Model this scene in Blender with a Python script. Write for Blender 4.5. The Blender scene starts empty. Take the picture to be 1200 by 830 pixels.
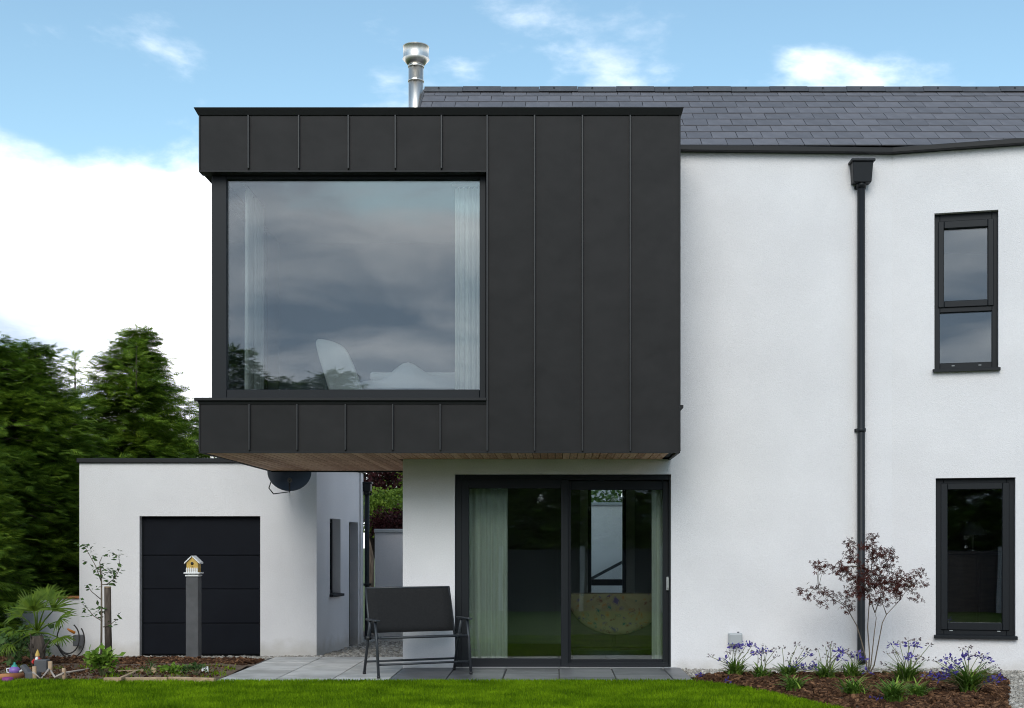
import bpy, bmesh, math, random
import numpy as np
from mathutils import Vector, Matrix
R = math.radians
scn = bpy.context.scene
col = scn.collection
rnd = random.Random(7)

# ------------------------------------------------------------------ camera
CAM_H, FPX, PX0, PY0 = 1.40, 1521.0, 650.0, 641.0
cd = bpy.data.cameras.new('camera'); cam = bpy.data.objects.new('camera', cd); col.objects.link(cam)
cam.location = (0, 0, CAM_H); cam.rotation_euler = (R(90), 0, 0)
cd.sensor_width = 36.0; cd.lens = FPX/1200*36
cd.shift_x = -(PX0-600)/1200; cd.shift_y = (PY0-415)/1200
cd.clip_start = 0.05; cd.clip_end = 3000
scn.camera = cam

# ------------------------------------------------------------------ light
SUN_EL, SUN_AZ = 38.0, 188.0         # azimuth measured clockwise from +Y (the direction the camera looks)
SKY_STR, CLOUD = 0.073, 10.4
W = bpy.data.worlds.new('World'); scn.world = W; W.use_nodes = True
nt = W.node_tree; N = nt.nodes; L = nt.links
for n in list(N): N.remove(n)
out = N.new('ShaderNodeOutputWorld'); bg = N.new('ShaderNodeBackground'); bg.inputs['Strength'].default_value = SKY_STR
sky = N.new('ShaderNodeTexSky'); sky.sky_type = 'NISHITA'; sky.sun_disc = False
sky.sun_elevation = R(SUN_EL); sky.sun_rotation = R(SUN_AZ); sky.air_density = 1.0; sky.dust_density = 0.6; sky.ozone_density = 0.5
tc = N.new('ShaderNodeTexCoord')
def wmath(op, a, b=None, c=None, clamp=False):
    m = N.new('ShaderNodeMath'); m.operation = op; m.use_clamp = clamp
    for i, v in enumerate((a, b, c)):
        if v is None: continue
        if isinstance(v, (int, float)): m.inputs[i].default_value = v
        else: L.new(v, m.inputs[i])
    return m.outputs[0]
sep = N.new('ShaderNodeSeparateXYZ'); L.new(tc.outputs['Generated'], sep.inputs[0])
zc = wmath('MAXIMUM', sep.outputs['Z'], 0.0)
den = wmath('ADD', zc, 0.22)
cmb = N.new('ShaderNodeCombineXYZ')
L.new(wmath('DIVIDE', sep.outputs['X'], den), cmb.inputs['X']); L.new(wmath('DIVIDE', sep.outputs['Y'], den), cmb.inputs['Y'])
L.new(wmath('MULTIPLY', sep.outputs['Z'], 1.5), cmb.inputs['Z'])
mp = N.new('ShaderNodeMapping'); mp.inputs['Location'].default_value = (-13.0, 9.2, 0.0); L.new(cmb.outputs[0], mp.inputs['Vector'])
def wnoise(scale, detail, rough, vec, dist=0.0):
    n = N.new('ShaderNodeTexNoise'); n.inputs['Scale'].default_value = scale; n.inputs['Detail'].default_value = detail
    n.inputs['Roughness'].default_value = rough; n.inputs['Distortion'].default_value = dist; L.new(vec, n.inputs['Vector']); return n.outputs['Fac']
n1 = wnoise(1.9, 9, 0.56, mp.outputs[0], 0.15)
# a cloud bank stands round the horizon, broken cloud above it
bank = wmath('MULTIPLY', wmath('SUBTRACT', 0.288, zc), 4.0, clamp=False)
bank = wmath('MINIMUM', wmath('MAXIMUM', bank, -0.02), 0.5)
cov = wmath('ADD', n1, bank)
mr = N.new('ShaderNodeMapRange'); mr.interpolation_type = 'SMOOTHSTEP'
mr.inputs['From Min'].default_value = 0.49; mr.inputs['From Max'].default_value = 0.67
L.new(cov, mr.inputs['Value'])
n2 = wnoise(1.1, 6, 0.5, mp.outputs[0], 0.3)
n3 = wnoise(3.3, 7, 0.55, mp.outputs[0], 0.4)
shade = wmath('ADD', wmath('ADD', wmath('MULTIPLY', n2, 0.65), wmath('MULTIPLY', n3, 0.45)), wmath('MULTIPLY', sep.outputs['Y'], 0.09))
cr = N.new('ShaderNodeValToRGB'); L.new(shade, cr.inputs['Fac'])
cr.color_ramp.elements[0].position = 0.40; cr.color_ramp.elements[0].color = (0.26, 0.335, 0.425, 1)
cr.color_ramp.elements[1].position = 0.66; cr.color_ramp.elements[1].color = (1, 1, 1, 1)
cs = N.new('ShaderNodeMix'); cs.data_type = 'RGBA'; cs.blend_type = 'MULTIPLY'; cs.inputs[0].default_value = 1.0
L.new(cr.outputs[0], cs.inputs[6]); cs.inputs[7].default_value = (CLOUD, CLOUD, CLOUD*1.01, 1)
tint = N.new('ShaderNodeMix'); tint.data_type = 'RGBA'; tint.blend_type = 'MULTIPLY'; tint.inputs[0].default_value = 1.0; L.new(sky.outputs[0], tint.inputs[6]); tint.inputs[7].default_value = (0.98, 1.10, 1.00, 1)
mx = N.new('ShaderNodeMix'); mx.data_type = 'RGBA'; L.new(mr.outputs[0], mx.inputs[0]); L.new(tint.outputs[2], mx.inputs[6]); L.new(cs.outputs[2], mx.inputs[7])
L.new(mx.outputs[2], bg.inputs['Color']); L.new(bg.outputs[0], out.inputs['Surface'])

sd = bpy.data.lights.new('sun', 'SUN'); sd.energy = 0.66; sd.angle = R(38); sd.color = (1.0, 0.96, 0.9)
sun = bpy.data.objects.new('sun', sd); col.objects.link(sun)
sv = Vector((math.sin(R(SUN_AZ))*math.cos(R(SUN_EL)), math.cos(R(SUN_AZ))*math.cos(R(SUN_EL)), math.sin(R(SUN_EL))))
sun.location = sv*60; sun.rotation_euler = sv.to_track_quat('Z', 'Y').to_euler()
scn.view_settings.view_transform = 'Standard'; scn.view_settings.look = 'None'
scn.view_settings.exposure = 1.42; scn.view_settings.gamma = 1.0
scn.render.engine = 'CYCLES'
scn.cycles.use_denoising = True
scn.cycles.max_bounces = 10; scn.cycles.transparent_max_bounces = 16
scn.cycles.sample_clamp_indirect = 6.0
scn.cycles.pixel_filter_type = 'BLACKMAN_HARRIS'; scn.cycles.filter_width = 1.05

# ------------------------------------------------------------------ helpers
def P(px, py, Y):                    # a pixel of the photograph at distance Y
    return Vector(((px-PX0)/FPX*Y, Y, CAM_H+(PY0-py)/FPX*Y))
def G(px, py, z=0.0):                # a pixel on level ground
    Y = (CAM_H-z)*FPX/(py-PY0); return Vector(((px-PX0)/FPX*Y, Y, z))
def XP(px, Y): return (px-PX0)/FPX*Y
def ZP(py, Y): return CAM_H+(PY0-py)/FPX*Y
def gz(Y):                           # ground falls a little towards the garage
    return 0.0 if Y < 15.2 else max(-0.1, -(Y-15.2)*0.036)

ORG = {}
def tag(o, label=None, cat=None, group=None, kind=None):
    if label: o['label'] = label
    if cat: o['category'] = cat
    if group: o['group'] = group
    if kind: o['kind'] = kind
    return o
def empty(name, loc=(0,0,0), rz=0.0, label=None, cat=None, group=None):
    o = bpy.data.objects.new(name, None); col.objects.link(o); o.location = loc; o.rotation_euler = (0,0,rz)
    o.empty_display_size = 0.2; ORG[o] = Vector(loc); tag(o, label, cat, group); return o
def link(name, me, parent=None, loc=None):
    o = bpy.data.objects.new(name, me); col.objects.link(o)
    if parent is not None: o.parent = parent; ORG[o] = ORG[parent]
    else: ORG[o] = Vector((0,0,0))
    if loc is not None: o.location = Vector(loc)-ORG[o]
    return o
class MB:
    def __init__(s, M=None): s.v = []; s.f = []; s.sm = []; s.M = M
    def add(s, vs, fs, smooth=False):
        b = len(s.v)
        for p in vs:
            p = Vector(p); s.v.append(s.M @ p if s.M else p)
        for f in fs: s.f.append([b+i for i in f]); s.sm.append(smooth)
        return s
    def box(s, x0, x1, y0, y1, z0, z1):
        return s.add([(x0,y0,z0),(x1,y0,z0),(x1,y1,z0),(x0,y1,z0),(x0,y0,z1),(x1,y0,z1),(x1,y1,z1),(x0,y1,z1)],
                     [(0,3,2,1),(4,5,6,7),(0,1,5,4),(1,2,6,5),(2,3,7,6),(3,0,4,7)])
    def prism(s, poly, z0, z1):      # poly counter-clockwise from above
        n = len(poly)
        s.add([(p[0],p[1],z0) for p in poly]+[(p[0],p[1],z1) for p in poly],
              [tuple(range(n-1,-1,-1)), tuple(range(n,2*n))]+[(i,(i+1)%n,n+(i+1)%n,n+i) for i in range(n)]); return s
    def hull(s, a, b):               # two quads, lower and upper
        return s.add(list(a)+list(b), [(3,2,1,0),(4,5,6,7),(0,1,5,4),(1,2,6,5),(2,3,7,6),(3,0,4,7)])
    def tube(s, pts, rad, n=8, cap=True, smooth=True):
        pts = [Vector(p) for p in pts]
        if not isinstance(rad, (list, tuple)): rad = [rad]*len(pts)
        vs = []; fs = []; up = None
        for i, p in enumerate(pts):
            t = (pts[min(i+1,len(pts)-1)]-pts[max(i-1,0)]).normalized()
            if up is None: up = Vector((0,0,1)) if abs(t.z) < 0.9 else Vector((0,1,0))
            a = t.cross(up).normalized(); b = a.cross(t).normalized(); up = b
            for k in range(n):
                an = 2*math.pi*(k+0.5)/n
                vs.append(p+(a*math.cos(an)+b*math.sin(an))*rad[i])
        for i in range(len(pts)-1):
            for k in range(n): fs.append((i*n+k, i*n+(k+1)%n, (i+1)*n+(k+1)%n, (i+1)*n+k))
        s.add(vs, fs, smooth)
        if cap:
            b = len(s.v)-len(vs)
            s.f.append([b+k for k in range(n-1,-1,-1)]); s.sm.append(False)
            s.f.append([b+(len(pts)-1)*n+k for k in range(n)]); s.sm.append(False)
        return s
    def lathe(s, c, prof, n=16, smooth=True):
        c = Vector(c); vs = []; fs = []
        for r, z in prof:
            for k in range(n):
                a = 2*math.pi*k/n; vs.append(c+Vector((r*math.cos(a), r*math.sin(a), z)))
        for i in range(len(prof)-1):
            for k in range(n): fs.append((i*n+k, i*n+(k+1)%n, (i+1)*n+(k+1)%n, (i+1)*n+k))
        return s.add(vs, fs, smooth)
    def bar(s, a, b, w, h, up=(0,0,1)):   # rectangular bar from a to b
        a = Vector(a); b = Vector(b); t = (b-a).normalized(); u = Vector(up)
        x = t.cross(u).normalized(); y = x.cross(t).normalized()
        q = lambda p: [p-x*w/2-y*h/2, p+x*w/2-y*h/2, p+x*w/2+y*h/2, p-x*w/2+y*h/2]
        return s.add(q(a)+q(b), [(0,1,2,3),(7,6,5,4),(1,0,4,5),(2,1,5,6),(3,2,6,7),(0,3,7,4)])
    def mesh(s, name, mat, org=None):
        me = bpy.data.meshes.new(name)
        vs = [v-org for v in s.v] if org is not None else s.v
        me.from_pydata([tuple(v) for v in vs], [], s.f); me.materials.append(mat)
        me.polygons.foreach_set('use_smooth', s.sm); me.update(); return me
    def build(s, name, mat, parent=None, bevel=0.0, seg=1, local=False, fix=True):
        org = None if (parent is None or local) else ORG[parent]
        me = s.mesh(name, mat, org)
        if fix:
            bm = bmesh.new(); bm.from_mesh(me); bmesh.ops.recalc_face_normals(bm, faces=bm.faces); bm.to_mesh(me); bm.free()
        o = link(name, me, parent)
        if bevel:
            m = o.modifiers.new('bevel', 'BEVEL'); m.width = bevel; m.segments = seg; m.limit_method = 'ANGLE'
        return o
def np_mesh(name, verts, tris, mat, parent=None, smooth=False):
    me = bpy.data.meshes.new(name)
    if parent is not None: verts = verts-np.array(ORG[parent])
    me.vertices.add(len(verts)); me.vertices.foreach_set('co', verts.astype(np.float32).ravel())
    n, k = tris.shape
    me.loops.add(n*k); me.loops.foreach_set('vertex_index', tris.astype(np.int32).ravel())
    me.polygons.add(n); me.polygons.foreach_set('loop_start', np.arange(0, n*k, k, dtype=np.int32))
    try: me.polygons.foreach_set('loop_total', np.full(n, k, dtype=np.int32))
    except Exception: pass
    me.polygons.foreach_set('use_smooth', np.full(n, smooth))
    me.materials.append(mat); me.update(calc_edges=True); me.validate()
    return link(name, me, parent)
def unit(a): return a/np.maximum(np.linalg.norm(a, axis=1, keepdims=True), 1e-9)
def scatter(name, pos, axis, nrm, length, width, tv, tf, mat, parent=None):
    """copies of a little template (columns: along, across, out) at many places, as one mesh"""
    pos = np.asarray(pos, float); D = unit(np.asarray(axis, float)); Nn = np.asarray(nrm, float)
    S = unit(np.cross(Nn, D)); Nn = np.cross(D, S)
    tv = np.asarray(tv, float); tf = np.asarray(tf, int); n = len(pos)
    length = np.broadcast_to(np.asarray(length, float), (n,)); width = np.broadcast_to(np.asarray(width, float), (n,))
    V = (pos[:,None,:] + length[:,None,None]*tv[None,:,0:1]*D[:,None,:] + width[:,None,None]*tv[None,:,1:2]*S[:,None,:]
         + length[:,None,None]*tv[None,:,2:3]*Nn[:,None,:])
    F = tf[None,:,:]+(np.arange(n)*len(tv))[:,None,None]
    return np_mesh(name, V.reshape(-1,3), F.reshape(-1,tf.shape[1]), mat, parent)
LEAF_V = [(0,0,0),(.5,.5,.06),(1,0,0),(.5,-.5,.06)]; LEAF_F = [(0,1,2),(0,2,3)]
sv_, sf_ = [], []
for k, u in enumerate((0.0, .17, .34, .51, .66)):
    for sg in (1, -1):
        b = len(sv_); ln = .42*(1-u*.75)
        sv_ += [(u,0,0),(u+.12,0,.0),(u+.12+ln*.75, sg*ln, -.05)]; sf_.append((b,b+1,b+2))
b = len(sv_); sv_ += [(.55,.05,0),(.55,-.05,0),(1.05,0,-.1)]; sf_.append((b,b+1,b+2))
SPRAY_V, SPRAY_F = sv_, sf_
mv_, mf_ = [], []
for a, ln in ((0,1.0),(48,.85),(-48,.85),(100,.55),(-100,.55)):
    a = R(a); b = len(mv_); d = (math.cos(a), math.sin(a)); q = (-d[1], d[0])
    mv_ += [(0,0,0),(d[0]*ln*.5+q[0]*.13, d[1]*ln*.5+q[1]*.13, .02),(d[0]*ln, d[1]*ln, -.08),(d[0]*ln*.5-q[0]*.13, d[1]*ln*.5-q[1]*.13, .02)]
    mf_ += [(b,b+1,b+2),(b,b+2,b+3)]
MAPLE_V, MAPLE_F = mv_, mf_

# ------------------------------------------------------------------ materials
def mat(name, c, rough=0.6, metal=0.0, c2=None, scale=8.0, detail=6.0, bump=0.0, bscale=60.0, bdetail=4.0, island=False, objrand=False,
        spec=0.5, translucent=0.0, stretch=None, bdist=0.01, c3=None, lo=0.35, hi=0.65):
    m = bpy.data.materials.new(name); m.use_nodes = True
    n = m.node_tree.nodes; l = m.node_tree.links; b = n['Principled BSDF']
    b.inputs['Base Color'].default_value = (*c, 1); b.inputs['Roughness'].default_value = rough
    b.inputs['Metallic'].default_value = metal; b.inputs['Specular IOR Level'].default_value = spec
    t = n.new('ShaderNodeTexCoord'); vec = t.outputs['Object']
    if stretch:
        mp_ = n.new('ShaderNodeMapping'); mp_.inputs['Scale'].default_value = stretch; l.new(vec, mp_.inputs[0]); vec = mp_.outputs[0]
    colout = None
    if c2 is not None:
        r = n.new('ShaderNodeValToRGB'); r.color_ramp.elements[0].color = (*c, 1); r.color_ramp.elements[1].color = (*c2, 1)
        if c3 is not None:
            e = r.color_ramp.elements.new(0.5); e.color = (*c3, 1)
        if island:
            g = n.new('ShaderNodeNewGeometry'); src = g.outputs['Random Per Island']
            ns = n.new('ShaderNodeTexNoise'); ns.inputs['Scale'].default_value = scale; ns.inputs['Detail'].default_value = 3; l.new(vec, ns.inputs['Vector'])
            mm = n.new('ShaderNodeMath'); mm.operation = 'MULTIPLY_ADD'; mm.inputs[1].default_value = 0.55; l.new(src, mm.inputs[0])
            m2 = n.new('ShaderNodeMath'); m2.operation = 'MULTIPLY_ADD'; m2.inputs[1].default_value = 1.6; m2.inputs[2].default_value = -0.58; l.new(ns.outputs['Fac'], m2.inputs[0])
            l.new(m2.outputs[0], mm.inputs[2]); src = mm.outputs[0]
            r.color_ramp.elements[0].position = 0.0; r.color_ramp.elements[-1].position = 1.0
        else:
            ns = n.new('ShaderNodeTexNoise'); ns.inputs['Scale'].default_value = scale; ns.inputs['Detail'].default_value = detail; l.new(vec, ns.inputs['Vector'])
            src = ns.outputs['Fac']; r.color_ramp.elements[0].position = lo; r.color_ramp.elements[-1].position = hi
            if objrand:
                oi = n.new('ShaderNodeObjectInfo'); mm = n.new('ShaderNodeMath'); mm.operation = 'MULTIPLY_ADD'; mm.inputs[1].default_value = 0.3
                l.new(oi.outputs['Random'], mm.inputs[0]); m3 = n.new('ShaderNodeMath'); m3.operation = 'SUBTRACT'; m3.inputs[1].default_value = 0.15
                l.new(src, m3.inputs[0]); l.new(m3.outputs[0], mm.inputs[2]); src = mm.outputs[0]
        l.new(src, r.inputs['Fac']); colout = r.outputs[0]; l.new(colout, b.inputs['Base Color'])
    if bump:
        nb = n.new('ShaderNodeTexNoise'); nb.inputs['Scale'].default_value = bscale; nb.inputs['Detail'].default_value = bdetail; l.new(vec, nb.inputs['Vector'])
        bp = n.new('ShaderNodeBump'); bp.inputs['Strength'].default_value = bump; bp.inputs['Distance'].default_value = bdist
        l.new(nb.outputs['Fac'], bp.inputs['Height']); l.new(bp.outputs[0], b.inputs['Normal'])
    if translucent:
        tr = n.new('ShaderNodeBsdfTranslucent'); tr.inputs[0].default_value = (*(c2 or c), 1)
        if colout is not None: l.new(colout, tr.inputs[0])
        ms = n.new('ShaderNodeMixShader'); ms.inputs[0].default_value = translucent
        l.new(b.outputs[0], ms.inputs[1]); l.new(tr.outputs[0], ms.inputs[2]); l.new(ms.outputs[0], n['Material Output'].inputs[0])
    return m
def glass_mat(name, ior, tint=(0.86, 0.93, 0.92)):
    m = bpy.data.materials.new(name); m.use_nodes = True; n = m.node_tree.nodes; l = m.node_tree.links
    n.remove(n['Principled BSDF'])
    tr = n.new('ShaderNodeBsdfTransparent'); tr.inputs[0].default_value = (*tint, 1)
    gl = n.new('ShaderNodeBsdfGlossy'); gl.inputs['Roughness'].default_value = 0.0; gl.inputs[0].default_value = (0.95, 0.98, 1, 1)
    t = n.new('ShaderNodeTexCoord'); ns = n.new('ShaderNodeTexNoise'); ns.inputs['Scale'].default_value = 1.3; ns.inputs['Detail'].default_value = 1
    l.new(t.outputs['Object'], ns.inputs['Vector'])
    bp = n.new('ShaderNodeBump'); bp.inputs['Strength'].default_value = 0.05; bp.inputs['Distance'].default_value = 0.02
    l.new(ns.outputs['Fac'], bp.inputs['Height']); l.new(bp.outputs[0], gl.inputs['Normal'])
    fr = n.new('ShaderNodeFresnel'); fr.inputs['IOR'].default_value = ior
    mx_ = n.new('ShaderNodeMixShader'); l.new(fr.outputs[0], mx_.inputs[0]); l.new(tr.outputs[0], mx_.inputs[1]); l.new(gl.outputs[0], mx_.inputs[2])
    l.new(mx_.outputs[0], n['Material Output'].inputs[0]); return m
def stucco_mat():
    m = mat('white_render', (0.772,0.750,0.756), 0.9, c2=(0.822,0.800,0.806), scale=1.3, detail=8, bump=0.6, bscale=90, bdetail=5, spec=0.2, bdist=0.007)
    n = m.node_tree.nodes; l = m.node_tree.links; b = n['Principled BSDF']
    g = n.new('ShaderNodeNewGeometry'); sp = n.new('ShaderNodeSeparateXYZ'); l.new(g.outputs['Position'], sp.inputs[0])
    ns = n.new('ShaderNodeTexNoise'); ns.inputs['Scale'].default_value = 5; ns.inputs['Detail'].default_value = 7; l.new(g.outputs['Position'], ns.inputs['Vector'])
    gr = n.new('ShaderNodeTexNoise'); gr.inputs['Scale'].default_value = 62; gr.inputs['Detail'].default_value = 3; gr.inputs['Roughness'].default_value = 0.7; l.new(g.outputs['Position'], gr.inputs['Vector'])
    gm = n.new('ShaderNodeMapRange'); gm.inputs['From Min'].default_value = 0.3; gm.inputs['From Max'].default_value = 0.7; gm.inputs['To Min'].default_value = 0.955; gm.inputs['To Max'].default_value = 1.03; l.new(gr.outputs['Fac'], gm.inputs[0])
    gx2 = n.new('ShaderNodeMix'); gx2.data_type = 'RGBA'; gx2.blend_type = 'MULTIPLY'; gx2.inputs[0].default_value = 1.0; l.new(b.inputs['Base Color'].links[0].from_socket, gx2.inputs[6]); l.new(gm.outputs[0], gx2.inputs[7]); l.new(gx2.outputs[2], b.inputs['Base Color'])
    # rain splash marks along the foot of the wall
    a = n.new('ShaderNodeMath'); a.operation = 'MULTIPLY_ADD'; a.inputs[1].default_value = 0.30; l.new(ns.outputs['Fac'], a.inputs[0]); a.inputs[2].default_value = -0.09
    d = n.new('ShaderNodeMath'); d.operation = 'SUBTRACT'; l.new(a.outputs[0], d.inputs[0]); l.new(sp.outputs['Z'], d.inputs[1])
    r = n.new('ShaderNodeMapRange'); r.inputs['From Min'].default_value = -0.06; r.inputs['From Max'].default_value = 0.12; r.inputs['To Max'].default_value = 0.55; l.new(d.outputs[0], r.inputs[0])
    mx_ = n.new('ShaderNodeMix'); mx_.data_type = 'RGBA'; l.new(r.outputs[0], mx_.inputs[0]); l.new(b.inputs['Base Color'].links[0].from_socket, mx_.inputs[6]); mx_.inputs[7].default_value = (0.50,0.46,0.40,1)
    l.new(mx_.outputs[2], b.inputs['Base Color']); return m
M = {}
M['render'] = stucco_mat()
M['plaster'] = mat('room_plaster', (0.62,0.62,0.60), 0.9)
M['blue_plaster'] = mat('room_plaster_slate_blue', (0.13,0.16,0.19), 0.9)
M['dark_plaster'] = mat('room_plaster_dimmed', (0.30,0.30,0.29), 0.9)
M['room_floor'] = mat('room_floor', (0.10,0.065,0.04), 0.4, c2=(0.16,0.10,0.06), scale=3, stretch=(8,1,1))
M['zinc'] = mat('dark_zinc', (0.0095,0.0088,0.0090), 0.64, c2=(0.0150,0.0138,0.0141), scale=4, detail=12, bump=0.12, bscale=3.0, bdetail=2, objrand=True, spec=0.32, bdist=0.08, lo=.3, hi=.72)
M['zinc_trim'] = mat('dark_zinc_trim', (0.012,0.012,0.013), 0.55, spec=0.35)
M['seam'] = mat('zinc_seam', (0.016,0.016,0.017), 0.45)
M['frame'] = mat('anthracite_frame', (0.008,0.010,0.013), 0.5, spec=0.3)
M['pipe'] = mat('anthracite_pipe', (0.010,0.012,0.015), 0.5, spec=0.35)
M['glass'] = glass_mat('window_glass', 1.95, (0.95, 0.98, 0.985))
M['door_glass'] = glass_mat('door_glass', 1.9, (0.93, 0.975, 0.95))
M['slate'] = mat('roof_slate', (0.115,0.112,0.122), 0.6, c2=(0.155,0.150,0.163), scale=4, detail=8, bump=0.3, bscale=25, objrand=True, bdist=0.01)
M['ridge'] = mat('ridge_slate', (0.06,0.06,0.065), 0.5, c2=(0.09,0.09,0.095), scale=4, objrand=True)
M['lead'] = mat('roof_underlay', (0.02,0.02,0.022), 0.8)
M['wood'] = mat('cedar_board', (0.42,0.22,0.12), 0.65, c2=(0.70,0.45,0.28), scale=5, detail=8, stretch=(14,1,14), bump=0.2, bscale=12, objrand=True, c3=(0.56,0.32,0.19))
M['steel'] = mat('stainless_steel', (0.80,0.77,0.72), 0.4, 1.0, c2=(0.66,0.63,0.58), scale=6, stretch=(3,3,.6))
M['alu'] = mat('bare_aluminium', (0.75,0.75,0.75), 0.35, 1.0)
M['garage_door'] = mat('garage_door_steel', (0.003,0.004,0.008), 0.65, c2=(0.004,0.0055,0.010), scale=3, spec=0.18)
M['fabric'] = mat('black_mesh_fabric', (0.008,0.008,0.009), 0.9, c2=(0.012,0.012,0.013), scale=40, bump=0.4, bscale=400, bdetail=1)
M['powder'] = mat('anthracite_powder_coat', (0.028,0.032,0.038), 0.42)
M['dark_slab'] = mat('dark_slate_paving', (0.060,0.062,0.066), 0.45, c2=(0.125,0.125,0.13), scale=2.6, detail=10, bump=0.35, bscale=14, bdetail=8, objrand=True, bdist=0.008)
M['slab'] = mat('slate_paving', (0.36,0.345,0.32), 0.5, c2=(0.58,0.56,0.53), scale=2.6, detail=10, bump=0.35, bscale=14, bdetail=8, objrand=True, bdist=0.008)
M['joint'] = mat('paving_joint', (0.09,0.085,0.08), 0.9)
M['soil'] = mat('soil', (0.035,0.022,0.014), 0.95, c2=(0.085,0.055,0.036), scale=14, detail=10, bump=1.0, bscale=30, bdetail=8, bdist=0.04)
M['bare_soil'] = mat('dry_soil', (0.10,0.065,0.04), 0.95, c2=(0.19,0.125,0.08), scale=9, detail=10, bump=1.0, bscale=30, bdetail=8, bdist=0.03)
M['mulch'] = mat('bark_chip', (0.020,0.009,0.005), 0.9, c2=(0.25,0.13,0.068), scale=30, island=True, spec=0.1, c3=(0.062,0.030,0.016))
M['gravel_base'] = mat('gravel_bed', (0.13,0.12,0.11), 0.95, c2=(0.34,0.32,0.29), scale=45, detail=5, bump=1.0, bscale=45, bdist=0.03)
M['pebble'] = mat('pebble', (0.17,0.16,0.145), 0.75, c2=(0.66,0.62,0.56), scale=20, island=True, c3=(0.33,0.30,0.26))
M['lawn'] = mat('lawn_turf', (0.040,0.085,0.005), 0.9, spec=0.1, c2=(0.075,0.145,0.012), scale=3, detail=10, bump=1.0, bscale=90, bdist=0.03)
M['grass'] = mat('grass_blade', (0.055,0.118,0.003), 0.85, spec=0.05, c2=(0.30,0.46,0.012), scale=2.2, island=True, translucent=0.35, c3=(0.15,0.27,0.006))
M['far_ground'] = mat('meadow', (0.05,0.09,0.02), 0.95, c2=(0.09,0.13,0.03), scale=0.4)
M['conifer'] = mat('conifer_needles', (0.036,0.080,0.010), 0.7, c2=(0.30,0.42,0.04), scale=1.6, island=True, spec=0.15, translucent=0.35, c3=(0.12,0.21,0.022))
M['conifer_far'] = mat('conifer_needles_deep', (0.036,0.078,0.012), 0.7, c2=(0.26,0.36,0.04), scale=1.6, island=True, spec=0.15, translucent=0.3, c3=(0.11,0.19,0.024))
M['bark'] = mat('bark', (0.06,0.045,0.035), 0.9, c2=(0.13,0.10,0.08), scale=9, stretch=(4,4,.7), bump=0.8, bscale=14)
M['copper_leaf'] = mat('copper_leaf', (0.022,0.008,0.010), 0.5, c2=(0.075,0.022,0.022), scale=3, spec=0.12, island=True, translucent=0.2)
M['red_leaf'] = mat('maple_leaf', (0.028,0.008,0.007), 0.6, c2=(0.11,0.032,0.024), scale=6, spec=0.12, island=True, translucent=0.2)
M['lime_leaf'] = mat('shrub_leaf', (0.06,0.12,0.015), 0.5, c2=(0.26,0.36,0.05), scale=3, spec=0.12, island=True, translucent=0.35)
M['green_leaf'] = mat('sapling_leaf', (0.035,0.075,0.02), 0.5, c2=(0.10,0.17,0.05), scale=5, spec=0.12, island=True, translucent=0.3)
M['bright_leaf'] = mat('bright_leaf', (0.10,0.20,0.02), 0.5, c2=(0.28,0.42,0.06), scale=8, spec=0.12, island=True, translucent=0.35)
M['palm_leaf'] = mat('palm_leaf', (0.035,0.08,0.008), 0.5, c2=(0.15,0.22,0.022), scale=5, spec=0.12, island=True, translucent=0.3)
M['strap_leaf'] = mat('strap_leaf', (0.09,0.17,0.018), 0.5, c2=(0.40,0.52,0.085), scale=5, spec=0.12, island=True, translucent=0.3, c3=(0.11,0.21,0.035))
M['stem'] = mat('flower_stem', (0.13,0.17,0.06), 0.6, c2=(0.22,0.22,0.11), scale=8)
M['purple'] = mat('purple_floret', (0.055,0.035,0.26), 0.5, c2=(0.14,0.10,0.44), scale=8, island=True, translucent=0.25)
M['seed'] = mat('faded_floret', (0.10,0.07,0.08), 0.8, c2=(0.26,0.21,0.20), scale=8, island=True)
M['twig'] = mat('maple_stem', (0.10,0.075,0.055), 0.7, c2=(0.17,0.13,0.09), scale=12)
M['timber'] = mat('pale_timber', (0.34,0.22,0.13), 0.8, c2=(0.50,0.36,0.23), scale=6, stretch=(3,3,3))
M['log'] = mat('orange_log', (0.36,0.13,0.05), 0.8, c2=(0.50,0.22,0.09), scale=9)
M['rope'] = mat('rope', (0.45,0.38,0.33), 0.9)
M['grey_post'] = mat('grey_post', (0.075,0.075,0.078), 0.7, c2=(0.10,0.10,0.105), scale=9)
M['white'] = mat('white_paint', (0.80,0.80,0.79), 0.5)
M['yellow'] = mat('ochre_paint', (0.55,0.35,0.07), 0.6, c2=(0.64,0.43,0.11), scale=20)
M['black'] = mat('black_plastic', (0.012,0.012,0.013), 0.5)
M['dish'] = mat('dish_grey', (0.045,0.050,0.060), 0.42, c2=(0.06,0.065,0.075), scale=4)
M['grey_plastic'] = mat('pale_grey_plastic', (0.42,0.44,0.45), 0.45)
M['mid_grey'] = mat('mid_grey_plastic', (0.11,0.11,0.12), 0.5)
M['hose'] = mat('dark_hose', (0.035,0.030,0.028), 0.5)
M['orange'] = mat('orange_plastic', (0.60,0.20,0.02), 0.45)
M['red'] = mat('red_paint', (0.50,0.03,0.025), 0.45)
M['blue'] = mat('blue_paint', (0.03,0.07,0.28), 0.5)
M['skin'] = mat('ornament_face', (0.55,0.32,0.22), 0.6)
M['violet'] = mat('violet_plastic', (0.24,0.13,0.42), 0.4)
M['teal'] = mat('teal_plastic', (0.04,0.30,0.24), 0.4)
M['magenta'] = mat('magenta_plastic', (0.22,0.03,0.17), 0.5)
M['curtain'] = mat('sheer_curtain', (0.80,0.82,0.76), 0.9, c2=(0.86,0.87,0.82), scale=3, translucent=0.15, stretch=(20,20,.4))
M['linen'] = mat('white_linen', (0.74,0.76,0.77), 0.9, bump=0.5, bscale=6, bdist=0.03)
M['bed_base'] = mat('bed_base_cloth', (0.30,0.31,0.33), 0.9)
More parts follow.
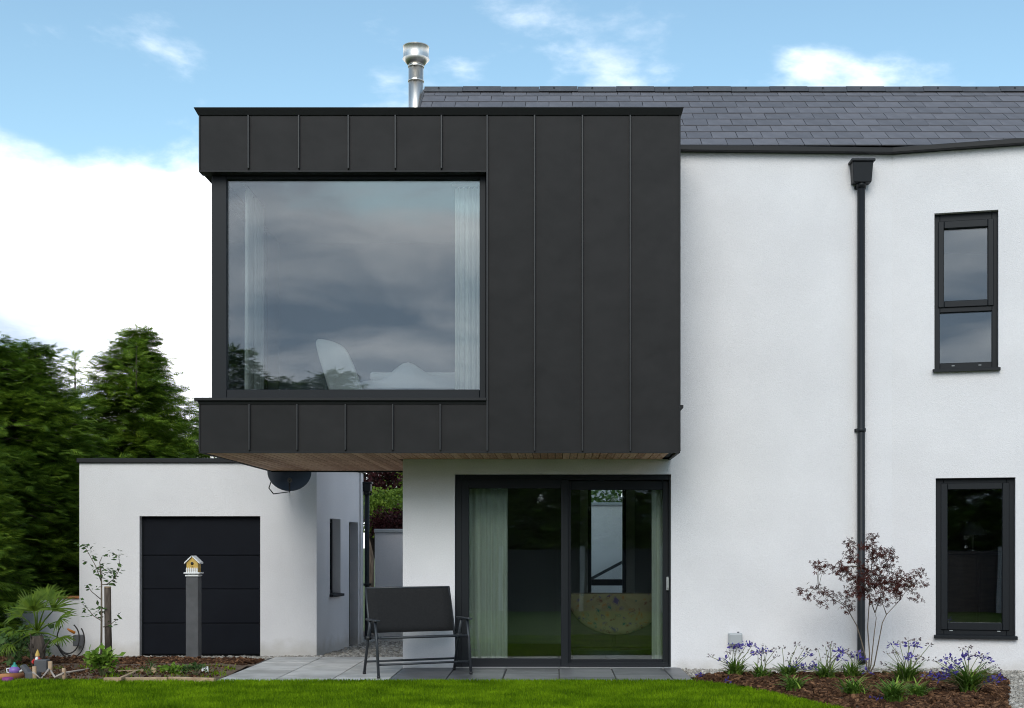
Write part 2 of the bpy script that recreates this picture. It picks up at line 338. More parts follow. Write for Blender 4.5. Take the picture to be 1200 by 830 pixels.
M['chair_shell'] = mat('pale_chair_cover', (0.66,0.68,0.68), 0.85, bump=0.4, bscale=9, bdist=0.02)
M['dark_wood'] = mat('dark_wood', (0.035,0.022,0.016), 0.5, c2=(0.055,0.035,0.025), scale=5, stretch=(1,6,6))
M['fence'] = mat('dark_fence_board', (0.020,0.020,0.026), 0.75, c2=(0.032,0.032,0.040), scale=5, stretch=(9,9,.7), objrand=True)
M['concrete'] = mat('concrete_post', (0.34,0.35,0.37), 0.9, c2=(0.42,0.43,0.45), scale=10)
M['tile_roof'] = mat('neighbour_roof', (0.20,0.20,0.22), 0.8, c2=(0.26,0.26,0.28), scale=5)
def throw_mat():
    m = mat('patterned_throw', (0.30,0.25,0.145), 0.9); n = m.node_tree.nodes; l = m.node_tree.links; b = n['Principled BSDF']
    t = n.new('ShaderNodeTexCoord')
    w = n.new('ShaderNodeTexNoise'); w.inputs['Scale'].default_value = 5; l.new(t.outputs['Object'], w.inputs['Vector'])
    ad = n.new('ShaderNodeMix'); ad.data_type = 'RGBA'; ad.blend_type = 'ADD'; ad.inputs[0].default_value = 0.25; l.new(t.outputs['Object'], ad.inputs[6]); l.new(w.outputs['Color'], ad.inputs[7])
    v = n.new('ShaderNodeTexVoronoi'); v.inputs['Scale'].default_value = 14; l.new(ad.outputs[2], v.inputs['Vector'])
    r = n.new('ShaderNodeValToRGB'); r.color_ramp.interpolation = 'CONSTANT'; r.color_ramp.elements[0].color = (1,1,1,1); r.color_ramp.elements[1].position = 0.24; r.color_ramp.elements[1].color = (0,0,0,1)
    for p_, c_ in ((0.36,(1,1,1,1)),(0.42,(0,0,0,1))):
        e = r.color_ramp.elements.new(p_); e.color = c_
    l.new(v.outputs['Distance'], r.inputs[0])
    r2 = n.new('ShaderNodeValToRGB'); r2.color_ramp.interpolation = 'CONSTANT'; r2.color_ramp.elements[0].color = (0.18,0.07,0.05,1); r2.color_ramp.elements[1].position = 0.35; r2.color_ramp.elements[1].color = (0.05,0.14,0.12,1)
    for p_, c_ in ((0.55,(0.10,0.07,0.17,1)),(0.75,(0.34,0.17,0.06,1))):
        e = r2.color_ramp.elements.new(p_); e.color = c_
    sp = n.new('ShaderNodeSeparateColor'); l.new(v.outputs['Color'], sp.inputs[0]); l.new(sp.outputs[0], r2.inputs[0])
    mx_ = n.new('ShaderNodeMix'); mx_.data_type = 'RGBA'; l.new(r.outputs[0], mx_.inputs[0]); mx_.inputs[6].default_value = (0.30,0.25,0.145,1); l.new(r2.outputs[0], mx_.inputs[7])
    l.new(mx_.outputs[2], b.inputs['Base Color']); return m
M['throw'] = throw_mat()

# ------------------------------------------------------------------ ground
def struct(o): o['kind'] = 'structure'; return o
struct(MB().add([(-900,-900,-.32),(900,-900,-.32),(900,1500,-.32),(-900,1500,-.32)], [(0,1,2,3)]).build('ground', M['far_ground']))
# lawn: level by the house, falling a little towards the fence behind
EDGE = [(1.46,13.47),(1.62,13.22),(1.85,12.92),(2.0,12.55),(2.15,12.1),(2.3,11.65),(2.46,11.2),(2.75,10.4),(3.1,9.4),(3.5,8.4)]   # bed edge, right
def lawn_z(y): return 0.0 if y > 9.5 else -0.17*(9.5-y)/10.9
mb = MB(); ys = [-3, -1, 1, 3, 5, 7, 8.4]
for y0, y1 in zip(ys[:-1], ys[1:]):
    mb.add([(-14,y0,lawn_z(y0)),(16,y0,lawn_z(y0)),(16,y1,lawn_z(y1)),(-14,y1,lawn_z(y1))], [(0,1,2,3)])
pts = [(-9.2,8.4)]+[(x,y) for x,y in EDGE[::-1]]+[(1.46,13.495),(-3.55,13.495),(-9.2,13.62)]
mb.add([(x,y,lawn_z(y)) for x,y in pts], [tuple(range(len(pts)))])
mb.add([(3.5,8.4,lawn_z(8.4)),(16,8.4,lawn_z(8.4)),(16,9.0,lawn_z(9.0)),(3.23,9.0,lawn_z(9.0))], [(0,1,2,3)])
mb.add([(-14,8.4,lawn_z(8.4)),(-9.2,8.4,lawn_z(8.4)),(-9.2,13.6,0),(-14,13.6,0)], [(0,1,2,3)])
struct(mb.build('lawn', M['lawn']))
# sub-base of the built-up part round the house
mb = MB(); mb.prism([(-14,13.45),(16,13.45),(16,15.2),(-14,15.2)], -.3, -.05)
mb.add([(-14,15.2,-.05),(16,15.2,-.05),(16,18,-.15),(-14,18,-.15),(-14,24,-.15),(16,24,-.15)], [(0,1,2,3),(3,2,5,4)])
mb.prism([(1.3,8.6),(16,8.6),(16,13.45),(1.3,13.45)], -.3, -.05)
struct(mb.build('terrain', M['soil']))
# right bark bed, its soil mounded a little
bed_r = [(x,y) for x,y in EDGE]+[(3.3,9.0),(3.15,9.0)][:0]+[(3.32,9.2),(3.93,11.27),(4.76,13.65),(4.85,14.12),(1.56,14.12)]
def inpoly(x, y, poly):
    c = False; n = len(poly)
    for i in range(n):
        x1,y1 = poly[i]; x2,y2 = poly[(i+1)%n]
        if (y1 > y) != (y2 > y) and x < (x2-x1)*(y-y1)/(y2-y1)+x1: c = not c
    return c
def edge_dist(x, y, poly):
    d = 9
    for i in range(len(poly)):
        a = Vector(poly[i]); b = Vector(poly[(i+1)%len(poly)]); p = Vector((x,y)); t = max(0,min(1,(p-a).dot(b-a)/max((b-a).length_squared,1e-9)))
        d = min(d, (p-(a+(b-a)*t)).length)
    return d
def poly_sheet(name, poly, z, mtl, zf=None, step=0.12):
    """a sheet over a polygon, cut into a grid so that it can be uneven"""
    me = bpy.data.meshes.new(name); bm = bmesh.new()
    f = bm.faces.new([bm.verts.new((x,y,0)) for x,y in poly])
    xs = [p[0] for p in poly]; ys_ = [p[1] for p in poly]
    if zf:
        for k in range(int((max(xs)-min(xs))/step)): bmesh.ops.bisect_plane(bm, geom=bm.verts[:]+bm.edges[:]+bm.faces[:], plane_co=(min(xs)+(k+1)*step,0,0), plane_no=(1,0,0))
        for k in range(int((max(ys_)-min(ys_))/step)): bmesh.ops.bisect_plane(bm, geom=bm.verts[:]+bm.edges[:]+bm.faces[:], plane_co=(0,min(ys_)+(k+1)*step,0), plane_no=(0,1,0))
    for v in bm.verts: v.co.z = z+(zf(v.co.x, v.co.y) if zf else 0)
    bmesh.ops.recalc_face_normals(bm, faces=bm.faces)
    for f in bm.faces:
        if f.normal.z < 0: f.normal_flip()
        f.smooth = True
    bm.to_mesh(me); bm.free(); me.materials.append(mtl); return link(name, me)
def mound_r(x, y): return min(0.05, edge_dist(x,y,bed_r)*0.16)+0.012*math.sin(x*7+y*3)*math.sin(y*9)
struct(poly_sheet('planting_bed', bed_r, -0.005, M['soil'], mound_r))
bed_l = [(-9.2,13.63),(-3.56,13.50),(-3.60,15.0),(-3.64,16.45),(-4.6,16.65),(-9.2,16.9)]
def mound_l(x, y): return gz(y)+min(0.035, edge_dist(x,y,bed_l)*0.12)+0.01*math.sin(x*6+y*4)*math.sin(y*8)
struct(poly_sheet('soil_border', bed_l, -0.005, M['bare_soil'], mound_l, 0.15))
# gravel: beside the walls
grav = {'right': [(1.46,14.12),(4.85,14.12),(4.76,13.65),(3.93,11.27),(3.32,9.2),(9,9.2),(9,15.3),(1.46,15.02)],
        'garage': [(-3.64,16.45),(-1.76,16.52),(-1.76,22),(-3.3,22),(-3.3,18.05),(-9,18.05),(-9,16.9),(-4.6,16.65)]}
struct(poly_sheet('gravel', grav['right'], -0.02, M['gravel_base'], None))
struct(poly_sheet('gravel', grav['garage'], -0.03, M['gravel_base'], lambda x,y: gz(y), 0.5))

# ------------------------------------------------------------------ patio: every slab its own piece
patio = struct(MB().prism([(-3.55,13.5),(1.46,13.5),(1.46,15.02),(-1.76,15.02),(-1.76,16.5),(-3.62,16.5)], -0.04, -0.012).build('patio', M['joint']))
slab_meshes = {}
def slab(x0, x1, y0, y1):
    g = 0.006; k = (round(x1-x0,3), round(y1-y0,3), x0 > -1.8)
    if k not in slab_meshes:
        w, d = (x1-x0)/2-g, (y1-y0)/2-g; e = 0.004
        m_ = MB(); m_.box(-w,w,-d,d,-0.03,-e)
        m_.f.pop(1); m_.sm.pop(1)
        m_.add([(-w,-d,-e),(w,-d,-e),(w,d,-e),(-w,d,-e),(-w+e,-d+e,0),(w-e,-d+e,0),(w-e,d-e,0),(-w+e,d-e,0)], [(4,5,6,7),(0,1,5,4),(1,2,6,5),(2,3,7,6),(3,0,4,7)])
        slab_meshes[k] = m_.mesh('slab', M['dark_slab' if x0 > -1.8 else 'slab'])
    o = link('slab', slab_meshes[k], patio, ((x0+x1)/2, (y0+y1)/2, 0.002+rnd.uniform(0,.003)))
    o.rotation_euler = (rnd.uniform(-.0025,.0025), rnd.uniform(-.0025,.0025), 0)
xj = [-3.55+0.6*i for i in range(9)]
for i in range(len(xj)):
    x0 = xj[i]; x1 = xj[i]+0.6 if i < 8 else 1.46
    y = 13.5; top = 16.5 if x1 < -1.7 else 15.01
    cuts = [13.5, 14.2, 15.1, 16.0, 16.5] if i % 2 else [13.5, 13.9, 14.8, 15.7, 16.5]
    if i % 3 == 2 and top < 16: cuts = [13.5, 14.3, 15.01]
    cuts = [c for c in cuts if c < top-.12]+[top]
    for a, b in zip(cuts[:-1], cuts[1:]): slab(x0, x1, a, b)

# ------------------------------------------------------------------ the house
house = empty('house', (0,15,0), 0, 'white rendered house with a dark metal clad upper bay and slate roof', 'house')
FY = 13.9; SC = FPX/FY            # front plane of the clad bay
EAVE_Z = 5.96
Bx = 1.345
C_ = Vector((XP(1045,15.1), 15.1)); D_ = Vector((XP(1200,14.75), 14.75)); D_ = C_+(D_-C_)*2.3
def seg_hit(px, A, B):             # where the ray of a pixel column meets a wall line, as distance along the wall and depth
    k = (px-PX0)/FPX; d = B-A      # A.x + s d.x = k (A.y + s d.y)
    s = (k*A.y-A.x)/(d.x-k*d.y); return s*d.length, A.y+s*d.y
def wall(name, A, B, z0, z1, th, ops, mtl, parent):
    """a wall from A to B (outer face), th thick, with real openings (s0, s1, z0, z1) and their reveals"""
    A = Vector(A); B = Vector(B); d = (B-A); ln = d.length; d.normalize(); nrm = Vector((-d.y, d.x))
    T = Matrix(((d.x, nrm.x, 0, A.x), (d.y, nrm.y, 0, A.y), (0,0,1,0), (0,0,0,1)))
    ss = sorted({0, ln, *[o[0] for o in ops], *[o[1] for o in ops]}); zs = sorted({z0, z1, *[o[2] for o in ops], *[o[3] for o in ops]})
    ss = [s for s in ss if 0 <= s <= ln]; zs = [z for z in zs if z0 <= z <= z1]
    def solid(i, j):
        if i < 0 or j < 0 or i >= len(ss)-1 or j >= len(zs)-1: return False
        cs_, cz = (ss[i]+ss[i+1])/2, (zs[j]+zs[j+1])/2
        return not any(o[0] < cs_ < o[1] and o[2] < cz < o[3] for o in ops)
    mb = MB(T)
    for i in range(len(ss)-1):
        for j in range(len(zs)-1):
            if not solid(i,j): continue
            a,b,c,e = ss[i],ss[i+1],zs[j],zs[j+1]
            mb.add([(a,0,c),(b,0,c),(b,0,e),(a,0,e)], [(0,1,2,3)]); mb.add([(a,th,c),(b,th,c),(b,th,e),(a,th,e)], [(3,2,1,0)])
            if not solid(i-1,j): mb.add([(a,0,c),(a,th,c),(a,th,e),(a,0,e)], [(3,2,1,0)])
            if not solid(i+1,j): mb.add([(b,0,c),(b,th,c),(b,th,e),(b,0,e)], [(0,1,2,3)])
            if not solid(i,j-1): mb.add([(a,0,c),(b,0,c),(b,th,c),(a,th,c)], [(3,2,1,0)])
            if not solid(i,j+1): mb.add([(a,0,e),(b,0,e),(b,th,e),(a,th,e)], [(0,1,2,3)])
    o = mb.build(name, mtl, parent, fix=False)
    return o, T
# --- outer walls
DX0, DX1 = XP(533,15), XP(794.5,15); DZ1 = ZP(556,15); A1 = Vector((-1.755,15.0))
front_low, _ = wall('wall', A1, (Bx,15.0), -.12, 2.412, .30, [(DX0-A1.x, DX1-A1.x, -.001, DZ1)], M['render'], house)
front_mid, _ = wall('wall', (Bx,15.0), C_, -.12, EAVE_Z, .30, [], M['render'], house)
w_up = [seg_hit(p, C_, D_) for p in (1095,1170)]; w_lo = [seg_hit(p, C_, D_) for p in (1096.5,1190)]
yu = sum(w[1] for w in w_up)/2; yl = sum(w[1] for w in w_lo)/2
UP = (w_up[0][0], w_up[1][0], ZP(433,yu), ZP(248,yu)); LO = (w_lo[0][0], w_lo[1][0], ZP(746,yl), ZP(560,yl))
front_right, T3 = wall('wall', C_, D_, -.12, EAVE_Z, .30, [UP, LO], M['render'], house)
wall('wall', (D_.x,D_.y+.01), (D_.x,19.0), -.12, EAVE_Z, .30, [], M['render'], house)
BWX0, BWX1 = XP(689,18.7), XP(734,18.7)
back, TB = wall('wall', (D_.x-.3,19.0), (-1.755,19.0), -.12, EAVE_Z, .30, [((D_.x-.3)-BWX1, (D_.x-.3)-BWX0, .66, 2.3)], M['render'], house)
wall('wall', (-1.755,18.99), (-1.755,15.005), -.12, 2.412, .29, [], M['render'], house)
# gable end above the bay roof
mb = MB(); PITCH = R(34); RY = 16.95; RZ = 6.038+math.tan(PITCH)*(RY-15.0)
mb.add([(-1.70,15.3,6.05),(-1.70,18.9,6.05),(-1.70,RY,RZ-.12),(-1.55,15.3,6.05),(-1.55,18.9,6.05),(-1.55,RY,RZ-.12)], [(0,1,2),(5,4,3),(0,3,4,1),(1,4,5,2),(2,5,3,0)])
mb.build('gable_wall', M['render'], house)
mb = MB(); mb.box(-1.70,-1.45,17.31,19,2.42,6.05); mb.build('wall', M['render'], house)
# --- inside the house
mb = MB(); mb.box(-1.46,7.2,15.301,18.69,-.08,.012); mb.build('room_floor', M['room_floor'], house)
mb = MB(); mb.box(-1.46,7.0,15.31,18.69,2.413,2.438); mb.box(Bx+.01,7.0,15.41,18.69,2.445,2.68); mb.build('room_ceiling', M['plaster'], house)
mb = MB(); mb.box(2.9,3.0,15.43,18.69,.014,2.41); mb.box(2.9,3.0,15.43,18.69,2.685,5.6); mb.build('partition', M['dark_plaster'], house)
mb = MB(); mb.box(Bx+.01,7.0,15.45,18.69,5.6,5.66); mb.build('room_ceiling', M['plaster'], house)
# dark lining on the far sides of the rooms (its grey puts their dimness into the colour)
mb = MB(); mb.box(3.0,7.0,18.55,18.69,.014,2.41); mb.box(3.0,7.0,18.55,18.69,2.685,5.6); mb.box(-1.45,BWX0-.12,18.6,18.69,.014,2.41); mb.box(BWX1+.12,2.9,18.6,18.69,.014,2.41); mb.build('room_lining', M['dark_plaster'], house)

# --- roof
SL = Matrix.Rotation(PITCH, 4, 'X')
roof = MB().hull([(-1.69,15.05,5.99),(7.3,15.05,5.99),(7.3,RY,RZ-.05),(-1.69,RY,RZ-.05)], [(-1.69,15.02,6.02),(7.3,15.02,6.02),(7.3,RY,RZ-.015),(-1.69,RY,RZ-.015)])
roof.hull([(7.3,18.75,5.99),(-1.69,18.75,5.99),(-1.69,RY+.002,RZ-.05),(7.3,RY+.002,RZ-.05)], [(7.3,18.78,6.02),(-1.69,18.78,6.02),(-1.69,RY+.002,RZ-.015),(7.3,RY+.002,RZ-.015)])
roof = roof.build('roof', M['lead'], house)
slope_len = (RY-15.0)/math.cos(PITCH); rows = 9; ex = slope_len/rows; sw = 0.296
me_s = MB().hull([(-sw/2+.0035,0,.001),(sw/2-.0035,0,.001),(sw/2-.0035,ex*1.35,-.009),(-sw/2+.0035,ex*1.35,-.009)], [(-sw/2+.0035,0,.011),(sw/2-.0035,0,.011),(sw/2-.0035,ex*1.35,.0),(-sw/2+.0035,ex*1.35,.0)])
me_slate = me_s.mesh('slate', M['slate'])
ns_ = 0
for r_ in range(rows):
    s0 = r_*ex; y = 15.0+math.cos(PITCH)*s0; z = 6.038+math.sin(PITCH)*s0
    x = -1.70+(sw/2 if r_ % 2 else sw)
    while x < 7.2:
        if not (r_ == 0 and x < Bx-.1):
            o = link('slate', me_slate, roof, (x, y+rnd.uniform(-.003,.003), z)); o.rotation_euler = (PITCH+rnd.uniform(-.006,.006), 0, rnd.uniform(-.004,.004)); ns_ += 1
        x += sw
# verge and half slates at the gable end
mb = MB()
mb.hull([(-1.715,15.05,6.038+math.tan(PITCH)*.05-.11),(-1.69,15.05,6.038+math.tan(PITCH)*.05-.11),(-1.69,RY,RZ-.11),(-1.715,RY,RZ-.11)], [(-1.715,15.05,6.038+math.tan(PITCH)*.05+.03),(-1.69,15.05,6.038+math.tan(PITCH)*.05+.03),(-1.69,RY,RZ+.02),(-1.715,RY,RZ+.02)])
mb.build('verge', M['ridge'], roof)
for r_ in range(0, rows, 2):
    if r_ == 0: continue
    s0 = r_*ex; y = 15.0+math.cos(PITCH)*s0; z = 6.038+math.sin(PITCH)*s0
    o = link('slate', me_slate, roof, (-1.70+sw*.25, y, z)); o.scale.x = .49; o.rotation_euler = (PITCH,0,0)
me_r = MB().hull([(-.248,-.10,-.075),(.248,-.10,-.075),(.248,.10,-.075),(-.248,.10,-.075)], [(-.248,-.012,.02),(.248,-.012,.02),(.248,.012,.02),(-.248,.012,.02)]).mesh('ridge_tile', M['ridge'])
for k in range(18):
    o = link('ridge_tile', me_r, roof, (-1.70+.25+k*.5, RY, RZ+.035+(.004 if k % 2 else 0)))
mb = MB()
for k in range(18): mb.lathe((-1.70+.25+k*.5-.06, RY-.055, RZ+.01), [(0,.02),(.012,.018),(.012,-.01)], 6)
mb.build('ridge_screw', M['black'], roof)['kind'] = 'stuff'
# fascia, following the bent wall
def fascia(A, B, off, z0, z1, nm, ext0=0, ext1=0):
    d = (B-A).normalized(); n = Vector((d.y,-d.x))
    a = A+n*off-d*ext0; b = B+n*off+d*ext1; a2 = A-n*.05-d*ext0; b2 = B-n*.05+d*ext1
    return MB().prism([(a.x,a.y),(b.x,b.y),(b2.x,b2.y),(a2.x,a2.y)], z0, z1).build(nm, M['zinc_trim'], house, bevel=.004)
fascia(Vector((Bx+.002,15.0)), C_, .10, EAVE_Z, 6.018, 'fascia')
fascia(C_, D_, .10, EAVE_Z+.002, 6.020, 'fascia', ext0=-.01)
q = C_+(D_-C_)*0.05
MB().prism([(C_.x,15.0),(D_.x,D_.y+.02),(D_.x,15.2),(C_.x,15.2)], 5.975, 5.995).build('gutter_lining', M['lead'], house)

# --- downpipe with hopper on the front wall
def downpipe(parent, x, yw, ztop, zbot, w, hop_w, hop_h, shoe=True):
    p = MB(); r = w/2
    p.tube([(x, yw-.07, ztop-hop_h-.02),(x, yw-.07, zbot+.10),(x, yw-.10, zbot+.03)], r, 16); p.tube([(x,yw-.07,ztop-hop_h-.05),(x,yw-.07,ztop-hop_h+.02)], r*1.25, 16)
    o = p.build('downpipe', M['pipe'], parent)
    h = MB(); a = hop_w/2; b = hop_w*.40
    h.hull([(x-b,yw-.14,ztop-hop_h),(x+b,yw-.14,ztop-hop_h),(x+b,yw-.005,ztop-hop_h),(x-b,yw-.005,ztop-hop_h)], [(x-a+.012,yw-.17,ztop-.03),(x+a-.012,yw-.17,ztop-.03),(x+a-.012,yw-.005,ztop-.03),(x-a+.012,yw-.005,ztop-.03)])
    h.box(x-a-.008,x+a+.008,yw-.19,yw-.004,ztop-.031,ztop)
    h.build('hopper', M['pipe'], o, bevel=.006)
    for z in (ztop-hop_h-.035, (ztop+zbot)*.5-.19 if ztop > 4 else zbot+.9):
        b_ = MB(); b_.box(x-.065,x+.065,yw-.022,yw-.003,z-.018,z+.018); b_.tube([(x,yw-.07,z-.02),(x,yw-.07,z+.02)], r*1.22, 14); b_.build('bracket', M['pipe'], o, bevel=.003)
    return o
px_x = XP(1009.5,15.0); downpipe(house, px_x, 15.083, ZP(187,14.95), 0.02, .088, .26, .26)

# --- windows in the right wall (local frame: s along, n into the wall, z up)
def pane_box(mb, a, b, n0, c, e, th=.02): return mb.box(a, b, n0, n0+th, c, e)
def frame_rect(mb, a, b, c, e, l, r, bt, tp, n0, n1):
    mb.box(a, a+l, n0, n1, c, e); mb.box(b-r, b, n0, n1, c, e); mb.box(a+l+.0005, b-r-.0005, n0+.001, n1, c, c+bt); mb.box(a+l+.0005, b-r-.0005, n0+.001, n1, e-tp, e); return mb
def sill(T, op, parent):
    s = MB(T); a,b,c,e = op
    s.hull([(a-.02,-.055,c-.028),(b+.02,-.055,c-.028),(b+.02,.10,c-.012),(a-.02,.10,c-.012)], [(a-.02,-.055,c+.008),(b+.02,-.055,c+.008),(b+.02,.10,c+.022),(a-.02,.10,c+.022)]); return s.build('sill', M['frame'], parent, bevel=.003)
a,b,c,e = LO; w = frame_rect(MB(T3), a+.004, b-.004, c+.004, e-.004, .085,.085,.085,.075, .07, .15).build('window', M['frame'], house, bevel=.004)
frame_rect(MB(T3), a+.06, b-.06, c+.068, e-.055, .075,.075,.085,.075, .055, .14).build('sash', M['frame'], w, bevel=.006)
pane_box(MB(T3), a+.13, b-.13, .10, c+.15, e-.125).build('pane', M['glass'], w); sill(T3, LO, w)
mm = MB(T3)
for s_ in (.2,.8): mm.box(a+(b-a)*s_-.018, a+(b-a)*s_+.018, .066, .072, c+.055, c+.063)
mm.build('drain_cap', M['grey_plastic'], w)
a,b,c,e = UP; zt = ZP(360,yu); wu = frame_rect(MB(T3), a+.004, b-.004, c+.004, e-.004, .06,.06,.085,.10, .07, .15); wu.box(a+.0645,b-.0645,.07,.15,zt-.04,zt+.03)
wu = wu.build('window', M['frame'], house, bevel=.004)
frame_rect(MB(T3), a+.045, b-.045, zt+.015, e-.085, .065,.065,.075,.085, .05, .14).build('sash', M['frame'], wu, bevel=.006)
pane_box(MB(T3), a+.10, b-.10, .10, zt+.08, e-.16).build('pane', M['glass'], wu); pane_box(MB(T3), a+.06, b-.06, .11, c+.085, zt-.035).build('pane', M['glass'], wu)
sill(T3, UP, wu); mm = MB(T3)
for s_ in (.3,.72): mm.box(a+(b-a)*s_-.016, a+(b-a)*s_+.016, .066, .072, c+.05, c+.058)
mm.build('drain_cap', M['grey_plastic'], wu)
# back window of the living room
wb = MB().box(0,0,0,0,0,0); wb = MB()
frame_rect(wb, BWX0+.002, BWX1-.002, .662, 2.298, .05,.05,.05,.05, 18.78, 18.86); wb.box(BWX0+.053,BWX1-.053,18.78,18.86,.84,.93)
wb = wb.build('window', M['frame'], house, bevel=.004)
MB().box(BWX0+.045,BWX1-.045,18.81,18.83,.70,.85).build('pane', M['glass'], wb); MB().box(BWX0+.045,BWX1-.045,18.81,18.83,.92,2.26).build('pane', M['glass'], wb)

# --- sliding door
fy = 15.03
dr = MB(); frame_rect(dr, DX0+.003, DX1-.003, .012, DZ1-.003, .115,.10,.05,.06, fy, fy+.17)
door = dr.build('sliding_door', M['frame'], house, bevel=.005)
def sash(x0, x1, z0, z1, st, y0, gl0, gl1):
    o = frame_rect(MB(), x0, x1, z0, z1, st[0], st[1], st[2], st[3], y0, y0+.06).build('sash', M['frame'], door, bevel=.005)
    MB().box(x0+st[0]-.012, x1-st[1]+.012, y0+.02, y0+.042, z0+st[2]-.012, z1-st[3]+.012).build('pane', M['door_glass'], door); return o
X = lambda p: XP(p, fy+.03); Z = lambda p: ZP(p, fy+.03)
sash(X(541), X(666), Z(782), Z(562), (X(549.6)-X(541)+.0, X(667)-X(658.4), Z(771.4)-Z(782), Z(562)-Z(572.6)), fy-.008, 0, 0)
sash(X(664), X(787), Z(783), Z(563), (X(669)-X(664), X(787)-X(777), Z(773)-Z(783), Z(563)-Z(574)), fy+.06, 0, 0)
h = MB(); h.box(X(781), X(785.5), fy+.028, fy+.055, Z(692), Z(676)); h.box(X(782), X(784.5), fy+.012, fy+.028, Z(690), Z(678)); h.build('handle', M['alu'], door, bevel=.004)
MB().box(DX0+.01, X(667), 14.975, fy+.06, .004, .0115).build('threshold', M['alu'], door, bevel=.002)
MB().box(X(667)+.002, DX1-.01, 14.99, fy+.13, .003, .0105).build('threshold', M['alu'], door, bevel=.002)

# --- the clad bay
bx = lambda p: (p-PX0)/SC
bz = lambda p: CAM_H+(PY0-p)/SC
BL, BR, BB = bx(233.5), Bx-.001, 17.3
zs0 = 2.44; z_led = bz(470); z_f0 = bz(200.5); z_f1 = bz(135); z_top = bz(127.5)
xw = bx(571)
bay = MB()
bay.box(BL+.012, BR-.012, FY+.012, BB, z_f0+.005, z_f1)                      # roof slab with deep edge
bay.box(BL+.012, BR-.012, FY+.012, BB, zs0, 2.70)                            # floor slab
bay.box(BL+.012, xw, FY+.012, FY+.16, 2.701, z_led-.005)                      # upstand under the window
bay.box(BL+.012, BL+.16, FY+.161, BB, 2.701, z_led-.005)
bay = bay.build('bay', M['lead'], house)
mb = MB(); mb.box(xw+.004, BR-.012, FY+.012, FY+.20, 2.701, z_f0+.004); mb.build('bay_wall', M['lead'], bay)
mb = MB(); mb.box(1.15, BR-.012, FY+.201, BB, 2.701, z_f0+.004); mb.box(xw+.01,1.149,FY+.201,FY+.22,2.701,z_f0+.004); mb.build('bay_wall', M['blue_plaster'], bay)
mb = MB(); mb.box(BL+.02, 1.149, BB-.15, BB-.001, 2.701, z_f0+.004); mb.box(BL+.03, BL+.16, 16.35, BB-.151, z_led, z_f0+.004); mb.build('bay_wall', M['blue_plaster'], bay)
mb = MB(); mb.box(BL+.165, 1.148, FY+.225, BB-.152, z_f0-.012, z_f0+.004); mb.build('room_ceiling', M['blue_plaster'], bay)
mb = MB(); mb.box(BL+.165, 1.148, FY+.225, BB-.152, 2.7005, 2.715); mb.build('room_floor', M['room_floor'], bay)
# panels: flat pans between standing seams
def panel(x0, x1, z0, z1, lab=None):
    m_ = MB(); g = .004
    nx, nz = 3, max(2, int((z1-z0)/.5)); vs = []; fs = []
    for j in range(nz+1):
        for i in range(nx+1):
            bow = .004*math.sin(math.pi*i/nx)*rnd.uniform(.2,1.0)
            vs.append((x0+g+(x1-x0-2*g)*i/nx, FY-bow*.6, z0+(z1-z0)*j/nz))
    for j in range(nz):
        for i in range(nx): k = j*(nx+1)+i; fs.append((k,k+1,k+nx+2,k+nx+1))
    m_.add(vs, fs, True); n0 = len(vs)
    m_.add([(x0+g,FY,z0),(x1-g,FY,z0),(x1-g,FY,z1),(x0+g,FY,z1),(x0+g,FY+.011,z0),(x1-g,FY+.011,z0),(x1-g,FY+.011,z1),(x0+g,FY+.011,z1)], [(0,4,5,1),(1,5,6,2),(2,6,7,3),(3,7,4,0),(4,7,6,5)])
    return m_.build('panel', M['zinc'], bay, fix=False)
def seam(x, z0, z1):
    MB().box(x-.0085, x+.0085, FY-.030, FY+.011, z0, z1).build('seam', M['seam'], bay, bevel=.004, seg=2)
tops = [233.5,291.5,350.5,408.5,463.5,517.5,571]; bots = [233.5,292.5,348.5,405,460.5,516,571]; rights = [571,626.5,682.5,738.5]
for p0, p1 in zip(tops[:-1], tops[1:]): panel(bx(p0), bx(p1), z_f0, z_f1-.004)
for p0, p1 in zip(bots[:-1], bots[1:]): panel(bx(p0), bx(p1), 2.425, z_led-.036)
for p0, p1 in zip(rights, rights[1:]+[None]): panel(bx(p0), bx(p1) if p1 else BR, 2.425, z_f1-.004)
for p in tops[1:-1]: seam(bx(p), z_f0+.02, z_f1-.006)
for p in bots[1:-1]: seam(bx(p), 2.435, z_led-.038)
for p in rights: seam(bx(p), 2.425, z_f1-.006)
for x in (BL+.004, BR-.004): MB().box(x-.008, x+.008, FY-.010, FY+.02, 2.424 if x > 0 else z_f0, z_f1-.005).build('corner_trim', M['zinc_trim'], bay, bevel=.003)
MB().box(BL-.004, BL+.012, FY-.010, FY+.02, 2.424, z_led-.038).build('corner_trim', M['zinc_trim'], bay, bevel=.003)
# side cladding (left side, above and below its window, and solid towards the back; right side up to the wall)
for y0 in np.arange(FY+.022, BB-.2, .545):
    y1 = min(y0+.54, BB)
    MB().box(BL, BL+.0115, y0, y1, z_f0, z_f1-.004).build('panel', M['zinc'], bay, bevel=.003); MB().box(BL, BL+.0115, y0, y1, 2.425, z_led-.036).build('panel', M['zinc'], bay, bevel=.003)
MB().box(BL+.008, BL+.029, 16.35, BB, z_led, z_f0-.002).build('panel', M['zinc'], bay, bevel=.003)
for y0 in (FY+.022, FY+.022+.53): MB().box(BR-.0115, BR, y0, y0+.525, 2.425, z_f1-.004).build('panel', M['zinc'], bay, bevel=.003)
